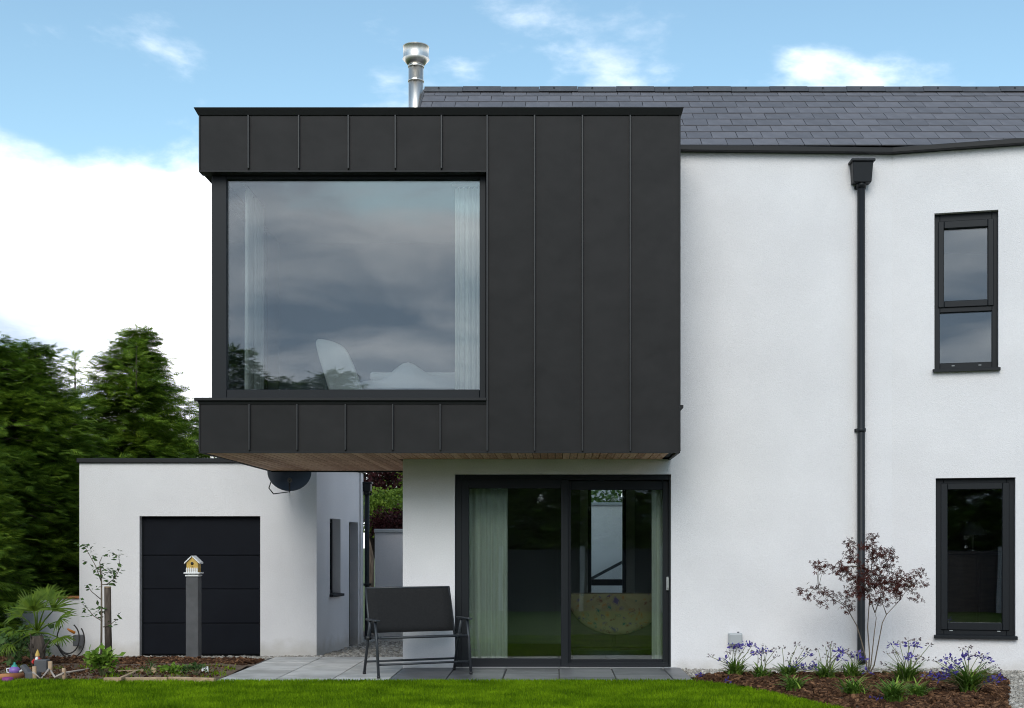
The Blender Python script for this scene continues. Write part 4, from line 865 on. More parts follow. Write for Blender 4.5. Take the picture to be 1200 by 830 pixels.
CL = [(40,385),(90,400),(150,200),(185,240),(270,230),(250,250),(340,90),(345,155),(370,190),(320,260),(345,310),(370,360),(185,385),(240,400),(180,450),(260,430),(335,475),(430,110),(430,230),(430,300),(430,380),(470,50),(480,110),(490,150),(520,165),(480,180),(500,230),(570,235),(590,180),(575,140),(500,280),(550,300),(590,310),(520,340),(540,380),(480,430),(560,430),(640,270),(660,330),(700,300),(700,350),(750,270),(780,255),(790,330),(740,340),(650,400),(640,360),(740,410),(600,350),(400,400),(350,400),(390,300),(420,340),(460,350),(150,360),(140,225),(290,240),(320,240),(450,260),(470,310),(510,310),(560,330),(620,340)]
pos=[]; ax=[]; nm=[]
for zx, zy in CL:
    c = mx0(zx, zy, mY+rnd.uniform(-.28,.22)); near = min(nodes, key=lambda q: (q-c).length)
    st.tube([near, (near+c)/2+Vector((0,0,.02)), c], [.0035,.0025,.0015], 5)
    dense = 1.0 if 280 < zx < 720 else .55
    for k in range(int(26*dense)+3):
        pos.append(np.array(c)+nr.normal(0,1,3)*np.array([.042,.06,.032])); a = nr.normal(0,1,3); a[2] = -abs(a[2])*.5-.1; ax.append(a); nm.append(nr.normal(0,.8,3)+np.array([0,-.6,.7]))
st.build('trunk', M['twig'], maple, fix=False); ln = nr.uniform(.026,.050,len(pos)); scatter('crown', pos, ax, nm, ln, ln, MAPLE_V, MAPLE_F, M['red_leaf'], maple)

# --- agapanthus
blade_v = []; blade_f = []
for k, (u, w_, d_) in enumerate(((0,.5,0),(.3,.55,.10),(.6,.5,.04),(.85,.3,-.12),(1.0,.02,-.26))): blade_v += [(u,-w_,d_),(u,w_,d_)]
for k in range(4): blade_f += [(2*k,2*k+1,2*k+3),(2*k,2*k+3,2*k+2)]
def agapanthus(px, py, hl, nleaf, heads, seed, label, group=None):
    nleaf = int(nleaf*2.2); hl *= 1.22
    g = np.random.default_rng(seed); b_ = G(px, py); z = .03; t = empty('agapanthus', (b_.x,b_.y,z), 0, label, 'plant', group)
    az = g.uniform(0,2*math.pi,nleaf); ax_ = np.stack([np.cos(az)*g.uniform(.25,.9,nleaf), np.sin(az)*g.uniform(.25,.9,nleaf), g.uniform(.55,1.1,nleaf)],1)
    nn_ = np.stack([-np.cos(az)*.8, -np.sin(az)*.8, np.full(nleaf,.6)],1); ps = np.stack([b_.x+g.normal(0,.03,nleaf), b_.y+g.normal(0,.03,nleaf), np.full(nleaf,z-.01)],1)
    scatter('leaves', ps, ax_, nn_, hl*g.uniform(.6,1.15,nleaf), g.uniform(.012,.020,nleaf), blade_v, blade_f, M['strap_leaf'], t)
    if not heads: return
    sm = MB(); fp=[]; fa=[]; sp_=[]; sa=[]
    for (hx, hy, purple) in heads:
        tp = P(hx, hy, b_.y+g.uniform(-.12,.12)); bs = Vector((b_.x+g.normal(0,.03), b_.y+g.normal(0,.03), z)); mid = bs.lerp(tp,.5)+Vector(((bs.x-tp.x)*.12,0,.03))
        sm.tube([bs, mid, tp], [.0045,.0038,.003], 6)
        n_ = int(g.integers(13,22)) if purple else int(g.integers(10,15)); d = g.normal(0,1,(n_,3)); d[:,2] = np.abs(d[:,2])*.7-.25; d = unit(d); rr = (.034 if purple else .022)*g.uniform(.6,1.2,(n_,1))
        (fp if purple else sp_).append(np.array(tp)+d*rr); (fa if purple else sa).append(d+g.normal(0,.3,(n_,3)))
        if purple and g.random() < .6: sp_.append(np.array(tp)+d[:5]*.016); sa.append(d[:5])
    sm.build('stems', M['stem'], t, fix=False)
    for nm_, a_, b2, m_, s_ in (('flowers', fp, fa, 'purple', .038), ('seed_heads', sp_, sa, 'seed', .026)):
        if a_:
            a_ = np.vstack(a_); b2 = np.vstack(b2); l_ = s_*g.uniform(.7,1.3,len(a_)); scatter(nm_, a_, b2, g.normal(0,1,(len(a_),3)), l_, l_*.55, LEAF_V, LEAF_F, M[m_], t)['kind'] = 'stuff'
AG = 'agapanthus plants in the bark bed'
zm = lambda zx, zy: (820+zx/6, 730+zy/6); zn = lambda zx, zy: (1000+zx/6, 730+zy/6)
def hd(f, lst): return [(*f(a,b), c) for a,b,c in lst]
agapanthus(861,797,.20,42,hd(zm,[(75,237,0),(165,262,1),(195,212,0),(230,165,1),(262,178,1),(288,213,0),(325,160,1),(365,163,1),(345,203,0),(378,216,0),(235,210,0)]),1,'agapanthus with blue flowers below the grey socket box',AG)
agapanthus(893,799,.16,30,hd(zm,[(410,218,1),(440,205,1),(470,203,1),(445,172,0),(433,265,0),(528,195,0),(540,238,0)]),2,'small agapanthus with few stems next to the one below the socket box',AG)
agapanthus(924,799,.19,42,hd(zm,[(580,180,0),(645,225,0),(685,157,0),(735,182,0),(770,200,0),(755,232,1),(620,265,0),(660,310,1),(700,315,1),(745,320,1),(790,300,1),(690,255,0),(812,330,1)]),3,'agapanthus with many faded and blue heads midway between socket box and downpipe',AG)
agapanthus(968,801,.20,40,hd(zm,[(835,193,0),(885,168,0),(918,150,0),(940,160,0),(910,200,0),(970,205,1),(1005,198,1),(1025,190,0),(930,245,0),(885,240,0),(830,265,0),(998,260,1),(960,243,0)]),4,'agapanthus with mostly brown seed heads beside the downpipe plant',AG)
agapanthus(1000,799,.20,36,hd(zm,[(1040,222,0),(1090,225,1),(1120,205,0),(1135,262,1),(1105,245,1),(1175,350,1),(1060,230,0),(990,335,0)]),5,'agapanthus with blue heads right at the foot of the downpipe',AG)
agapanthus(1062,806,.24,60,hd(zn,[(270,158,1),(325,145,0),(235,215,0),(285,215,0),(300,210,0),(390,120,0),(400,160,1),(435,165,1),(450,120,0),(535,160,0),(400,245,1),(455,245,0),(212,295,0),(270,320,0),(445,280,0),(510,260,0),(385,245,1)]),6,'tall agapanthus between the maple stems and the lower window',AG)
agapanthus(1135,818,.30,80,hd(zn,[(765,188,0),(808,178,0),(820,232,1),(785,262,1),(880,232,0),(915,242,1),(935,275,1),(575,270,0),(660,268,1),(690,262,1),(655,318,1),(725,320,1),(640,365,1),(690,355,1),(570,345,0),(520,375,1),(575,398,1),(605,390,1),(915,385,1),(1005,315,0),(1010,345,0),(930,325,0),(985,415,1),(1020,395,1)]),7,'largest agapanthus, full of blue flowers under the lower window',AG)
LLS = ['flowerless strap leaf clump in front of the many-headed agapanthus', 'flowerless strap leaf clump in front of the downpipe foot', 'largest flowerless strap leaf clump at the front of the bark bed', 'small flowerless strap leaf clump beside the largest clump']
for i, (px, py, hl, n_) in enumerate([(930,813,.17,34),(1002,821,.20,44),(1048,829,.22,60),(1075,822,.18,30)]): agapanthus(px, py, hl, n_, None, 30+i, LLS[i], 'flowerless strap leaf clumps')
for (px,py) in ((821,797),(853,803),(987,815),(1025,826),(1030,829)):     # fallen florets lie on the bark
    b_ = G(px,py); q = np.array([b_.x,b_.y,.05])+nr.normal(0,.02,(16,3))*np.array([1,1,.5]); o = scatter('fallen_flowers', q, nr.normal(0,1,(16,3)), nr.normal(0,1,(16,3)), .035, .02, LEAF_V, LEAF_F, M['purple']); tag(o, 'small heap of fallen blue florets on the bark chips', 'petals', 'fallen florets')

# --- left border: palm, sapling and stake, low plants
pbs = G(45,786,-.01); palm = empty('fan_palm', (pbs.x,pbs.y,-.02), 0, 'small fan palm with stiff pleated leaves in the border', 'palm')
Yp = pbs.y; tz_ = ZP(735,Yp); tr_ = MB(); tr_.tube([(pbs.x,Yp,-.05),(pbs.x-.01,Yp,.25),(XP(43,Yp),Yp,tz_-.1)], [.075,.085,.07], 12)
for k in range(26):
    a = nr.uniform(0,6.28); z = nr.uniform(.0,tz_-.1); tr_.tube([(pbs.x+.07*math.cos(a),Yp+.07*math.sin(a),z),(pbs.x+.12*math.cos(a),Yp+.12*math.sin(a),z+.09)], [.012,.003], 5)
tr_.build('trunk', M['bark'], palm, fix=False)
crown0 = Vector((XP(43,Yp),Yp,tz_-.06))
def fan(tip, seg_len, n_, spread, face):
    tip = Vector(tip); MB().tube([crown0, crown0.lerp(tip,.5)+Vector((0,0,.02)), tip], [.012,.008,.006], 6).build('stalk', M['palm_leaf'], palm, fix=False)
    d = (tip-crown0).normalized(); f = Vector(face).normalized(); s = d.cross(f).normalized(); ps=[]; ax_=[]; nn_=[]
    for k in range(n_):
        a = R(-spread/2+spread*k/(n_-1)); ps.append(tuple(tip)); ax_.append(tuple(d*math.cos(a)+s*math.sin(a)+f*nr.normal(0,.06))); nn_.append(tuple(f+s*nr.normal(0,.15)))
    scatter('fan_leaf', ps, ax_, nn_, seg_len*.88*nr.uniform(.75,1.05,n_), .017, blade_v, blade_f, M['palm_leaf'], palm)
for (tx,ty,dy,sl,n_,spd,fc_) in [(40,716,-.1,.30,24,175,(0.1,-1,.35)),(62,716,.0,.34,20,120,(.2,-.9,.5)),(25,722,.1,.32,20,150,(-.2,-.8,.6)),(18,740,-.2,.26,18,150,(-.3,-.6,.8)),(68,728,-.15,.26,18,140,(.3,-.6,.8)),(70,748,-.25,.22,16,140,(.4,-.5,.8)),(14,756,-.2,.24,16,150,(-.4,-.5,.8)),(44,706,.25,.30,18,160,(0,-.9,.5)),(30,742,-.3,.2,14,150,(-.1,-.9,.6)),(56,704,.15,.30,18,130,(.1,-.9,.5))]:
    fan(P(tx,ty,Yp+dy), sl, n_, spd, fc_)
sb_ = G(124,777,-.03); sY = sb_.y
stake = empty('tree_stake', (sb_.x+.01,sY,-.05), 0, 'rough dark wooden stake beside the young sapling', 'stake')
MB().tube([(sb_.x+.02,sY+.05,-.1),(sb_.x+.01,sY+.05,.4),(sb_.x+.005,sY+.05,ZP(689,sY))], [.045,.042,.040], 10).build('shaft', M['bark'], stake); MB().tube([(sb_.x+.005,sY+.05,ZP(689,sY)),(sb_.x+.005,sY+.05,ZP(687.5,sY))], [.041,.038], 10).build('cut_top', M['timber'], stake)
sap = empty('sapling', (sb_.x-.05,sY,-.03), 0, 'young sapling with sparse green leaves tied to a stake', 'tree')
zq = lambda zx, zy, dy=0: P(60+zx/4.61, 620+zy/4.61, sY+dy)
sk = MB(); sk.tube([zq(270,760),zq(272,500),zq(272,290),zq(262,200)], [.014,.012,.009,.005], 7)
twigs = [[(272,290),(240,200),(190,110)],[(270,240),(262,180),(275,150)],[(300,300),(345,265),(372,210),(365,150),(330,125)],[(268,380),(220,340),(195,310)],[(270,495),(230,470),(195,430),(170,405)],[(280,530),(320,515),(355,490)],[(272,300),(300,300)]]
for t_ in twigs: sk.tube([zq(a,b,rnd.uniform(-.06,.06)) for a,b in t_], [.006,.005,.004,.003,.003][:len(t_)], 5)
sk.build('trunk', M['twig'], sap, fix=False)
ps=[]; ax_=[]; nn_=[]
for (cx,cy,n_) in [(190,95,9),(215,95,5),(165,85,5),(240,155,6),(275,145,6),(262,205,10),(290,225,14),(262,250,10),(320,240,12),(330,220,6),(340,270,8),(310,280,8),(365,235,5),(372,160,5),(350,125,5),(315,127,4),(340,175,4),(205,310,7),(225,307,4),(190,435,6),(172,405,3),(240,445,9),(225,475,9),(265,430,8),(330,510,6),(355,490,5),(195,170,3),(245,210,7)]:
    c = np.array(zq(cx,cy))
    for k in range(n_): ps.append(c+nr.normal(0,1,3)*np.array([.035,.06,.03])); ax_.append(nr.normal(0,1,3)*np.array([1,1,.4])); nn_.append(nr.normal(0,.5,3)+np.array([0,-.5,1]))
l_ = nr.uniform(.045,.085,len(ps)); scatter('crown', ps, ax_, nn_, l_, l_*.5, LEAF_V, LEAF_F, M['green_leaf'], sap)
def leafy(px, py, w_, h_, n_, lf, mtl, label, seed, name='leafy_plant', flat=.6):
    g = np.random.default_rng(seed); b_ = G(px,py); z = gz(b_.y)+.01; t = empty(name, (b_.x,b_.y,z), 0, label, 'plant')
    sm = MB(); ps=[]; ax2=[]; nn2=[]
    for k in range(max(6,n_//12)):
        a = g.uniform(0,6.28); r_ = w_*g.uniform(.1,1); tp = Vector((b_.x+r_*math.cos(a), b_.y+r_*.7*math.sin(a), z+h_*g.uniform(.5,1))); sm.tube([(b_.x,b_.y,z-.02), Vector((b_.x,b_.y,z)).lerp(tp,.5)+Vector((0,0,.02)), tp], .003, 5)
        for j in range(12): ps.append(np.array(tp)*(1)+g.normal(0,1,3)*np.array([w_*.22,w_*.2,h_*.16])); ax2.append(g.normal(0,1,3)+np.array([math.cos(a),math.sin(a),.3])); nn2.append(g.normal(0,.5,3)+np.array([0,-.4,1]))
    sm.build('stems', M['stem'], t, fix=False); l_ = lf*g.uniform(.6,1.2,len(ps)); scatter('leaves', ps, ax2, nn2, l_, l_*flat, LEAF_V, LEAF_F, M[mtl], t)
leafy(120,795,.15,.24,330,.075,'bright_leaf','bushy bright green plant at the foot of the sapling',61)
leafy(205,793,.14,.09,150,.055,'bright_leaf','low yellow green plant in the soil border',62)
leafy(230,794,.10,.11,110,.045,'green_leaf','low grey green plant beside a small white stone',63)
leafy(175,795,.08,.16,90,.05,'green_leaf','wispy green seedling behind the timber edging',64, flat=.2)
leafy(12,782,.35,.35,260,.09,'green_leaf','dark leafy ground plant under the hedge',65)

# --- border edging, pegs and rope, ornaments
def plank(p0, p1, w_, h_, label, nm='timber_edging', mtl='timber', grp=None, cat='edging'):
    a = Vector(p0); b_ = Vector(p1); o = MB().bar(a, b_, w_, h_).build(nm, M[mtl], None, bevel=.004); tag(o, label, cat, grp); return o
def GZ(px, py, z): q = G(px,py,z); return q
plank(GZ(122,797,.02), GZ(196,796.5,.02), .05,.05, 'thin pale timber edging strip along the lawn behind the bushy plant')
plank(GZ(198,796,.02), GZ(252,797.5,.02), .05,.05, 'pale timber edging strip running up to the patio corner')
plank(GZ(128,788,.025), GZ(170,786.5,.025), .04,.035, 'pale timber batten lying flat on the soil border')
plank(GZ(140,796,.05), GZ(163,786,.03), .035,.03, 'pale batten lying askew across the timber edging')
plank(GZ(178,790,.02), GZ(206,788,.02), .045,.035, 'short pale batten on the soil between the low plants')
plank(G(240,791)+Vector((-.035,0,.04)), G(240,791)+Vector((.035,.02,.045)), .06,.09, 'small square white stone in the soil border', 'white_stone', 'white', None, 'stone')
plank(G(180,792)+Vector((-.02,0,.05)), G(180,792)+Vector((.03,.0,.05)), .03,.11, 'short pale wooden block standing in the soil', 'wood_block', 'timber', None, 'block')
pegs = []; PL = ['thin wooden peg in front of the taller stone block', 'tallest wooden peg, thick and leaning, carrying both ropes', 'short wooden peg nearest the bushy bright green plant', 'slim wooden peg behind the painted figure at the palm trunk']
for (px, pyb, pyt, r_) in [(41,797,781,.022),(59.5,795,775,.024),(75.5,797,783,.020),(39.5,785,760,.020)]:
    b_ = G(px,pyb); t_ = P(px-.8,pyt,b_.y); o = MB().tube([(b_.x,b_.y,-.04),tuple(t_)], [r_,r_*.95], 10).build('wooden_peg', M['timber']); tag(o, PL[len(pegs)], 'peg', 'wooden pegs along the border'); pegs.append(t_)
def rope(pts, label): tag(MB().tube(pts, .011, 7).build('rope', M['rope']), label, 'rope')
q0, q1, q2 = pegs[0], pegs[1], pegs[2]
rope([q0+Vector((0,-.03,-.06)), (q0+q1)/2+Vector((0,-.04,-.16)), q1+Vector((0,-.03,-.08))], 'slack pale rope strung between two pegs beside the ornament')
rope([q1+Vector((.02,-.03,-.10)), (q1+q2)/2+Vector((0,-.05,-.13)), q2+Vector((0,-.03,-.05)), G(95,791)+Vector((0,0,.05)), G(112,787)+Vector((0,0,.04))], 'pale rope running from the pegs to the bushy plant')
tag(MB().tube([G(-12,799)+Vector((0,0,.035)), G(27,796)+Vector((0,0,.035))], [.04,.036], 12).build('log_edging', M['log']), 'orange brown log lying at the edge of the lawn', 'log')
# gnome-like ornament
gb = G(43,790); gn = empty('garden_ornament', (gb.x,gb.y-.05,.02), 0, 'small painted figure in red with white beard among the pegs', 'ornament'); gx_,gy_ = XP(44,gb.y-.05),gb.y-.05; z = .06; s = .95
MB().lathe((gx_,gy_,z), [(0,0),(.030*s,.0),(.034*s,.03*s),(.030*s,.055*s)], 12).build('trousers', M['blue'], gn)
MB().lathe((gx_,gy_,z), [(.031*s,.052*s),(.040*s,.075*s),(.036*s,.11*s),(.022*s,.135*s),(0,.14*s)], 12).build('coat', M['red'], gn)
MB().lathe((gx_,gy_,z+.13*s), [(0,0),(.020*s,.005*s),(.025*s,.022*s),(.020*s,.04*s),(0,.045*s)], 12).build('head', M['skin'], gn)
MB().lathe((gx_,gy_,z+.155*s), [(.028*s,.0),(.024*s,.02*s),(.012*s,.05*s),(0,.075*s)], 12).build('hat', M['yellow'], gn)
MB(Matrix.Translation((gx_,gy_-.022,z+.115*s)) @ Matrix.Rotation(R(-14),4,'X')).lathe((0,0,0), [(0,-.035),(.012,-.02),(.018,.005),(.014,.02),(0,.026)], 10).build('beard', M['white'], gn)
for sx in (-1,1): MB().tube([(gx_+sx*.034,gy_,z+.11*s),(gx_+sx*.055,gy_-.01,z+.08*s),(gx_+sx*.035,gy_-.035,z+.07*s)], [.012,.011,.009], 8).build('arm', M['red'], gn)
bbm = MB(); bbm.lathe((gx_,gy_,-.01), [(0,0),(.045,0),(.05,.03),(.036,.072),(0,.075)], 10); bbm.build('plinth', M['mid_grey'], gn)
tb_ = G(17,793); ty = empty('toy_teapot', (tb_.x,tb_.y,.02), 0, 'violet plastic toy pot with a teal lid on the border', 'toy')
MB().lathe((tb_.x,tb_.y,.02), [(0,0),(.035,.0),(.058,.03),(.055,.065),(.030,.09),(0,.092)], 16).build('body', M['violet'], ty); MB().lathe((tb_.x,tb_.y,.105), [(.034,0),(.026,.02),(.010,.028),(.012,.045),(0,.05)], 14).build('lid', M['teal'], ty)
MB().tube([(tb_.x+.05,tb_.y,.05),(tb_.x+.085,tb_.y,.07),(tb_.x+.10,tb_.y,.10)], [.014,.011,.009], 8).build('spout', M['white'], ty); MB().tube([(tb_.x-.05,tb_.y,.09),(tb_.x-.085,tb_.y,.085),(tb_.x-.08,tb_.y,.045),(tb_.x-.05,tb_.y,.04)], .007, 7).build('handle', M['white'], ty)
mb_ = G(9,799); tag(MB().lathe((mb_.x,mb_.y,.0), [(0,0),(.05,0),(.062,.02),(.05,.045),(.02,.05),(0,.048)], 14).build('toy_dish', M['magenta']), 'small magenta plastic dish on the grass by the log', 'toy')
lb = G(31,795); ln_ = empty('solar_light', (lb.x,lb.y,0), 0, 'grey garden spotlight tilted up beside two dark blocks', 'garden light')
MB().tube([(lb.x-.02,lb.y,-.05),(lb.x-.02,lb.y,.06)], .008, 7).build('spike', M['black'], ln_); MB(Matrix.Translation((lb.x-.01,lb.y,.10)) @ Matrix.Rotation(R(-40),4,'Y')).box(-.02,.02,-.05,.05,-.07,.05).build('panel', M['mid_grey'], ln_, bevel=.006)
for (px,py,w_,h_,lab) in ((36,797,.13,.08,'low dark grey stone block at the lawn edge'),(47,792,.14,.17,'taller dark grey stone block behind the wooden peg')):
    b_ = G(px,py); tag(MB().box(b_.x-w_/2,b_.x+w_/2,b_.y,b_.y+.12,-.03,h_).build('stone_block', M['grey_post'], None, bevel=.012, seg=2), lab, 'block')
# hose holder on the garage wall
hY = 17.95; hz = P(93,750,hY); hs = empty('hose_holder', (hz.x,17.98,hz.z-.3), 0, 'dark hose hung in loops on a grey holder at the garage corner', 'hose')
MB().box(XP(88,hY),XP(97,hY),17.86,17.997,ZP(757,hY),ZP(744,hY)).build('holder', M['mid_grey'], hs, bevel=.012, seg=2)
def loop(cx, cy, rx_, ry_, yy, a0, a1, n_=26): return [P(cx+rx_*math.cos(R(a0+(a1-a0)*k/n_)), cy+ry_*math.sin(R(a0+(a1-a0)*k/n_)), yy) for k in range(n_+1)]
MB().tube(loop(80,748,13,18,17.86,-60,230), .009, 8).build('hose', M['hose'], hs); MB().tube(loop(83,750,16,21,17.82,-40,170), .009, 8).build('hose', M['hose'], hs)
MB().tube([P(88,742,17.84),P(82,739,17.82),P(79,737,17.80)], [.022,.018,.012], 8).build('nozzle', M['orange'], hs); MB().tube([P(62,752,17.9),P(75,766,17.7),P(92,772,17.5),P(120,766,17.6)], .009, 7).build('hose_end', M['hose'], hs)

# ------------------------------------------------------------------ inside the rooms
def curtain(x0, x1, y, z0, z1, n_, amp, label, grp=None, along_y=False, mtl='curtain'):
    m_ = MB(); k = n_*8; vs=[]; fs=[]
    for sd_ in (0,1):
        for j, z in enumerate((z0, z0+(z1-z0)*.5, z1)):
            for i in range(k+1):
                u = i/k; off = amp*math.sin(u*n_*2*math.pi+.6*math.sin(u*9)+j*.12)*(1-.25*j/2)+amp*.3*math.sin(u*n_*4.3*math.pi)+.004*sd_
                a = x0+(x1-x0)*u; vs.append((y+off, a, z) if along_y else (a, y+off, z))
    w_ = k+1
    for j in range(2):
        for i in range(k):
            q = j*w_+i; fs.append((q,q+1,q+w_+1,q+w_)); q += 3*w_; fs.append((q+w_,q+w_+1,q+1,q))
    t = empty('curtain', ((y if along_y else (x0+x1)/2), ((x0+x1)/2 if along_y else y), z0), 0, label, 'curtain', grp)
    m_.add(vs, fs, True).build('drape', M[mtl], t, fix=False)
    p0, p1 = ((y,x0-.03,z1+.03),(y,x1+.03,z1+.03)) if along_y else ((x0-.03,y,z1+.03),(x1+.03,y,z1+.03)); MB().tube([p0,p1], .012, 8).build('rail', M['alu'], t)
    return t
curtain(XP(546,15.4), XP(595,15.3), 15.30, .03, 2.33, 7, .035, 'pale pleated curtain behind the fixed pane of the patio door')
curtain(XP(763,15.4), XP(786,15.3), 15.30, .03, 2.33, 4, .03, 'narrow gathered pale curtain beside the door handle')
curtain(XP(533,14.3), XP(570,14.3), 14.32, 2.73, 5.36, 6, .030, 'white pleated curtain at the solid side of the bay window')
curtain(14.35, 15.2, -3.42, 2.73, 5.36, 7, .030, 'white curtain drawn along the side pane of the bay', along_y=True)
# sideboard with a half round cloth, behind the sliding pane
sb2 = empty('sideboard', (.75,16.25,.012), 0, 'low dark wooden sideboard under the rear window', 'sideboard'); x0,x1 = XP(664,16.0),XP(775,16.0); zt = ZP(696,16.0)
MB().box(x0,x1,16.0,16.5,.13,zt-.03).build('carcass', M['dark_wood'], sb2, bevel=.004); MB().box(x0-.02,x1+.02,15.975,16.52,zt-.029,zt-.006).build('top', M['dark_wood'], sb2, bevel=.004)
for k in range(2): MB().box(x0+.02+k*(x1-x0)/2, x0-.02+(k+1)*(x1-x0)/2, 15.982,15.999,.16,zt-.05).build('door', M['dark_wood'], sb2, bevel=.004)
for xx in (x0+.06,x1-.06):
    for yy in (16.05,16.45): MB().tube([(xx,yy,.012),(xx,yy,.129)], [.015,.022], 8).build('leg', M['dark_wood'], sb2)
th = MB(); cx = XP(722,15.95); rw = .60; dz = .50; vs=[]; fs=[]; na, nr_ = 24, 8
for i in range(nr_+1):
    for k in range(na+1):
        a = math.pi*k/na; rr = i/nr_; vs.append((cx-rw*rr*math.cos(a), 15.95+.018*math.sin(13*a)*rr, zt-dz*rr*math.sin(a)))
for i in range(nr_):
    for k in range(na): q = i*(na+1)+k; fs.append((q,q+1,q+na+2,q+na+1))
th.add(vs, fs, True); th.add([(cx-rw,15.952,zt+.001),(cx+rw,15.952,zt+.001),(cx+rw*.9,16.35,zt+.001),(cx-rw*.9,16.35,zt+.001)], [(0,1,2,3)])
th = th.build('throw', M['throw'], None, fix=False); m_ = th.modifiers.new('thick','SOLIDIFY'); m_.thickness = .006; tag(th, 'round cream patterned cloth hanging in a half circle over the sideboard', 'cloth')
# bedroom in the bay: bed with bedding, high lounge chair
bd = empty('bed', (-1.2,16.2,2.715), 0, 'bed with rumpled white covers behind the bay window', 'bed')
xa, xb = XP(418,16.0), XP(545,16.0)
MB().box(xa,xb+.2,15.35,17.1,2.74,3.05).build('base', M['bed_base'], bd, bevel=.02); MB().box(xa,xb+.2,15.33,17.1,3.051,3.28).build('mattress', M['linen'], bd, bevel=.05, seg=3)
def mound(name, x0,x1,y0,y1,zb,h_,f,parent,mtl):
    vs=[]; fs=[]; n_=24
    for j in range(n_+1):
        for i in range(n_+1):
            u,v = i/n_,j/n_; e = min(1,6*min(u,1-u,v,1-v)); vs.append((x0+(x1-x0)*u, y0+(y1-y0)*v, zb+e*(h_*f(u,v))))
    for j in range(n_):
        for i in range(n_): q=j*(n_+1)+i; fs.append((q,q+1,q+n_+2,q+n_+1))
    return MB().add(vs,fs,True).build(name, M[mtl], parent, fix=False)
mound('duvet', xa-.02,xb+.2,15.31,16.4,3.27,.32,lambda u,v: .35+.65*math.exp(-((u-.5)/.24)**2)*(.8+.2*math.cos(u*14))+.08*math.sin(u*17+v*5),bd,'linen')
for k in range(3): MB().box(xa+.05,xb+.1,16.75,16.98,3.29+k*.13,3.40+k*.13).build('folded_blanket', M['linen'], bd, bevel=.04, seg=3)
ch = empty('lounge_chair', (XP(400,15.0),15.0,2.715), 0, 'high backed pale lounge chair behind the bay window', 'chair')
def cp(px,py,Y): return P(px,py,Y)
out_l = [cp(364,397,15.1),cp(372,393.5,15.1),cp(398,401,15.05),cp(407,409,15.0),cp(424,452,14.85),cp(432,480,14.8),cp(393,500,14.8),cp(385,458,14.9)]
ci = sum(out_l, Vector())/8; vs = [p for p in out_l]+[p+Vector((.01,.09,0)) for p in out_l]+[ci+Vector((0,.05,0)), ci+Vector((.01,.13,0))]
fs = [(i,(i+1)%8,8+(i+1)%8,8+i) for i in range(8)]+[((i+1)%8,i,16) for i in range(8)]+[(8+i,8+(i+1)%8,17) for i in range(8)]
o = MB().add(vs, fs, True).build('backrest', M['chair_shell'], ch); sm_ = o.modifiers.new('sub','SUBSURF'); sm_.levels = 2; sm_.render_levels = 2
sx0, sx1 = XP(388,14.8), XP(470,14.8); MB().hull([(sx0,14.45,2.98),(sx1,14.55,3.0),(sx1,15.0,3.0),(sx0,15.0,2.96)], [(sx0,14.45,3.12),(sx1,14.55,3.15),(sx1,15.0,3.15),(sx0,15.0,3.10)]).build('seat', M['chair_shell'], ch, bevel=.05, seg=3)
for xx in (sx0+.08,sx1-.08):
    for yy in (14.55,14.92): MB().tube([(xx,yy,2.717),(xx,yy,2.99)], .014, 8).build('leg', M['alu'], ch)
# table lamp on a shelf in the right hand room
tl = empty('table_lamp', (XP(1140,16.6),16.6,1.47), 0, 'table lamp with a dark shade inside the lower right window', 'lamp'); lx = XP(1140,16.6); zl = ZP(627,16.6)
MB().lathe((lx,16.6,zl), [(.17,0),(.075,.17),(.07,.17),(.165,0)], 20).build('shade', M['bed_base'], tl); MB().tube([(lx,16.6,zl-.19),(lx,16.6,zl+.12)], .012, 8).build('stand', M['alu'], tl); MB().lathe((lx,16.6,zl-.205), [(0,0),(.075,0),(.07,.018),(0,.02)], 16).build('base', M['alu'], tl)
shf = empty('cabinet', (lx,16.75,.012), 0, 'dark cabinet carrying the lamp inside the lower right window', 'cabinet'); MB().box(lx-.5,lx+.5,16.4,16.95,.013,zl-.25).build('carcass', M['dark_wood'], shf, bevel=.004); MB().box(lx-.53,lx+.53,16.37,16.97,zl-.249,zl-.207).build('top', M['dark_wood'], shf, bevel=.006)
for k in (-1,1): MB().box(lx+(0.02 if k>0 else -.48),lx+(.48 if k>0 else -.02),16.382,16.399,.05,zl-.28).build('door', M['dark_wood'], shf, bevel=.004)

# ------------------------------------------------------------------ the far side of the garden (seen in the panes)
fYb = -1.3; fence = empty('garden_fence', (3,fYb,-.2), 0, 'dark vertical board fence with pale concrete posts across the garden', 'fence')
me_f = MB().box(-.073,.073,-.012,.012,-.06,1.52).mesh('board', M['fence']); me_p = MB().box(-.055,.055,-.06,.06,-.2,1.60).mesh('post', M['concrete'])
xs_ = -9.0
while xs_ < 14.5:
    link('board', me_f, fence, (xs_, fYb+rnd.uniform(-.004,.004), -.2)); xs_ += .15
for k in range(13): link('post', me_p, fence, (-9.1+k*1.95, fYb+.075, -.2))
mb = MB(); mb.box(-9.1,14.5,fYb-.06,fYb-.014,.15,.22); mb.box(-9.1,14.5,fYb-.06,fYb-.014,1.05,1.12); mb.build('rail', M['fence'], fence)
FL = 'dark conifer in the row behind the board fence'
for i, (x, H) in enumerate([(-13.2,5.6),(-11.4,5.5),(-9.6,5.4),(-8.0,6.3),(-6.8,5.55),(-5.6,5.8),(-3.8,4.7),(-2.1,4.6),(-.5,5.1),(1.2,4.9),(2.8,5.1),(4.5,5.0),(6.2,5.2),(7.9,5.0),(9.4,5.2),(11,5.0),(12.8,5.3)]):
    conifer(x, -4.2-(i%3)*.4, -.3, H+.3, 1.5, 200, 30, 80+i, FL, 'conifers behind the board fence', 'conifer_far', size=.52, power=.38)

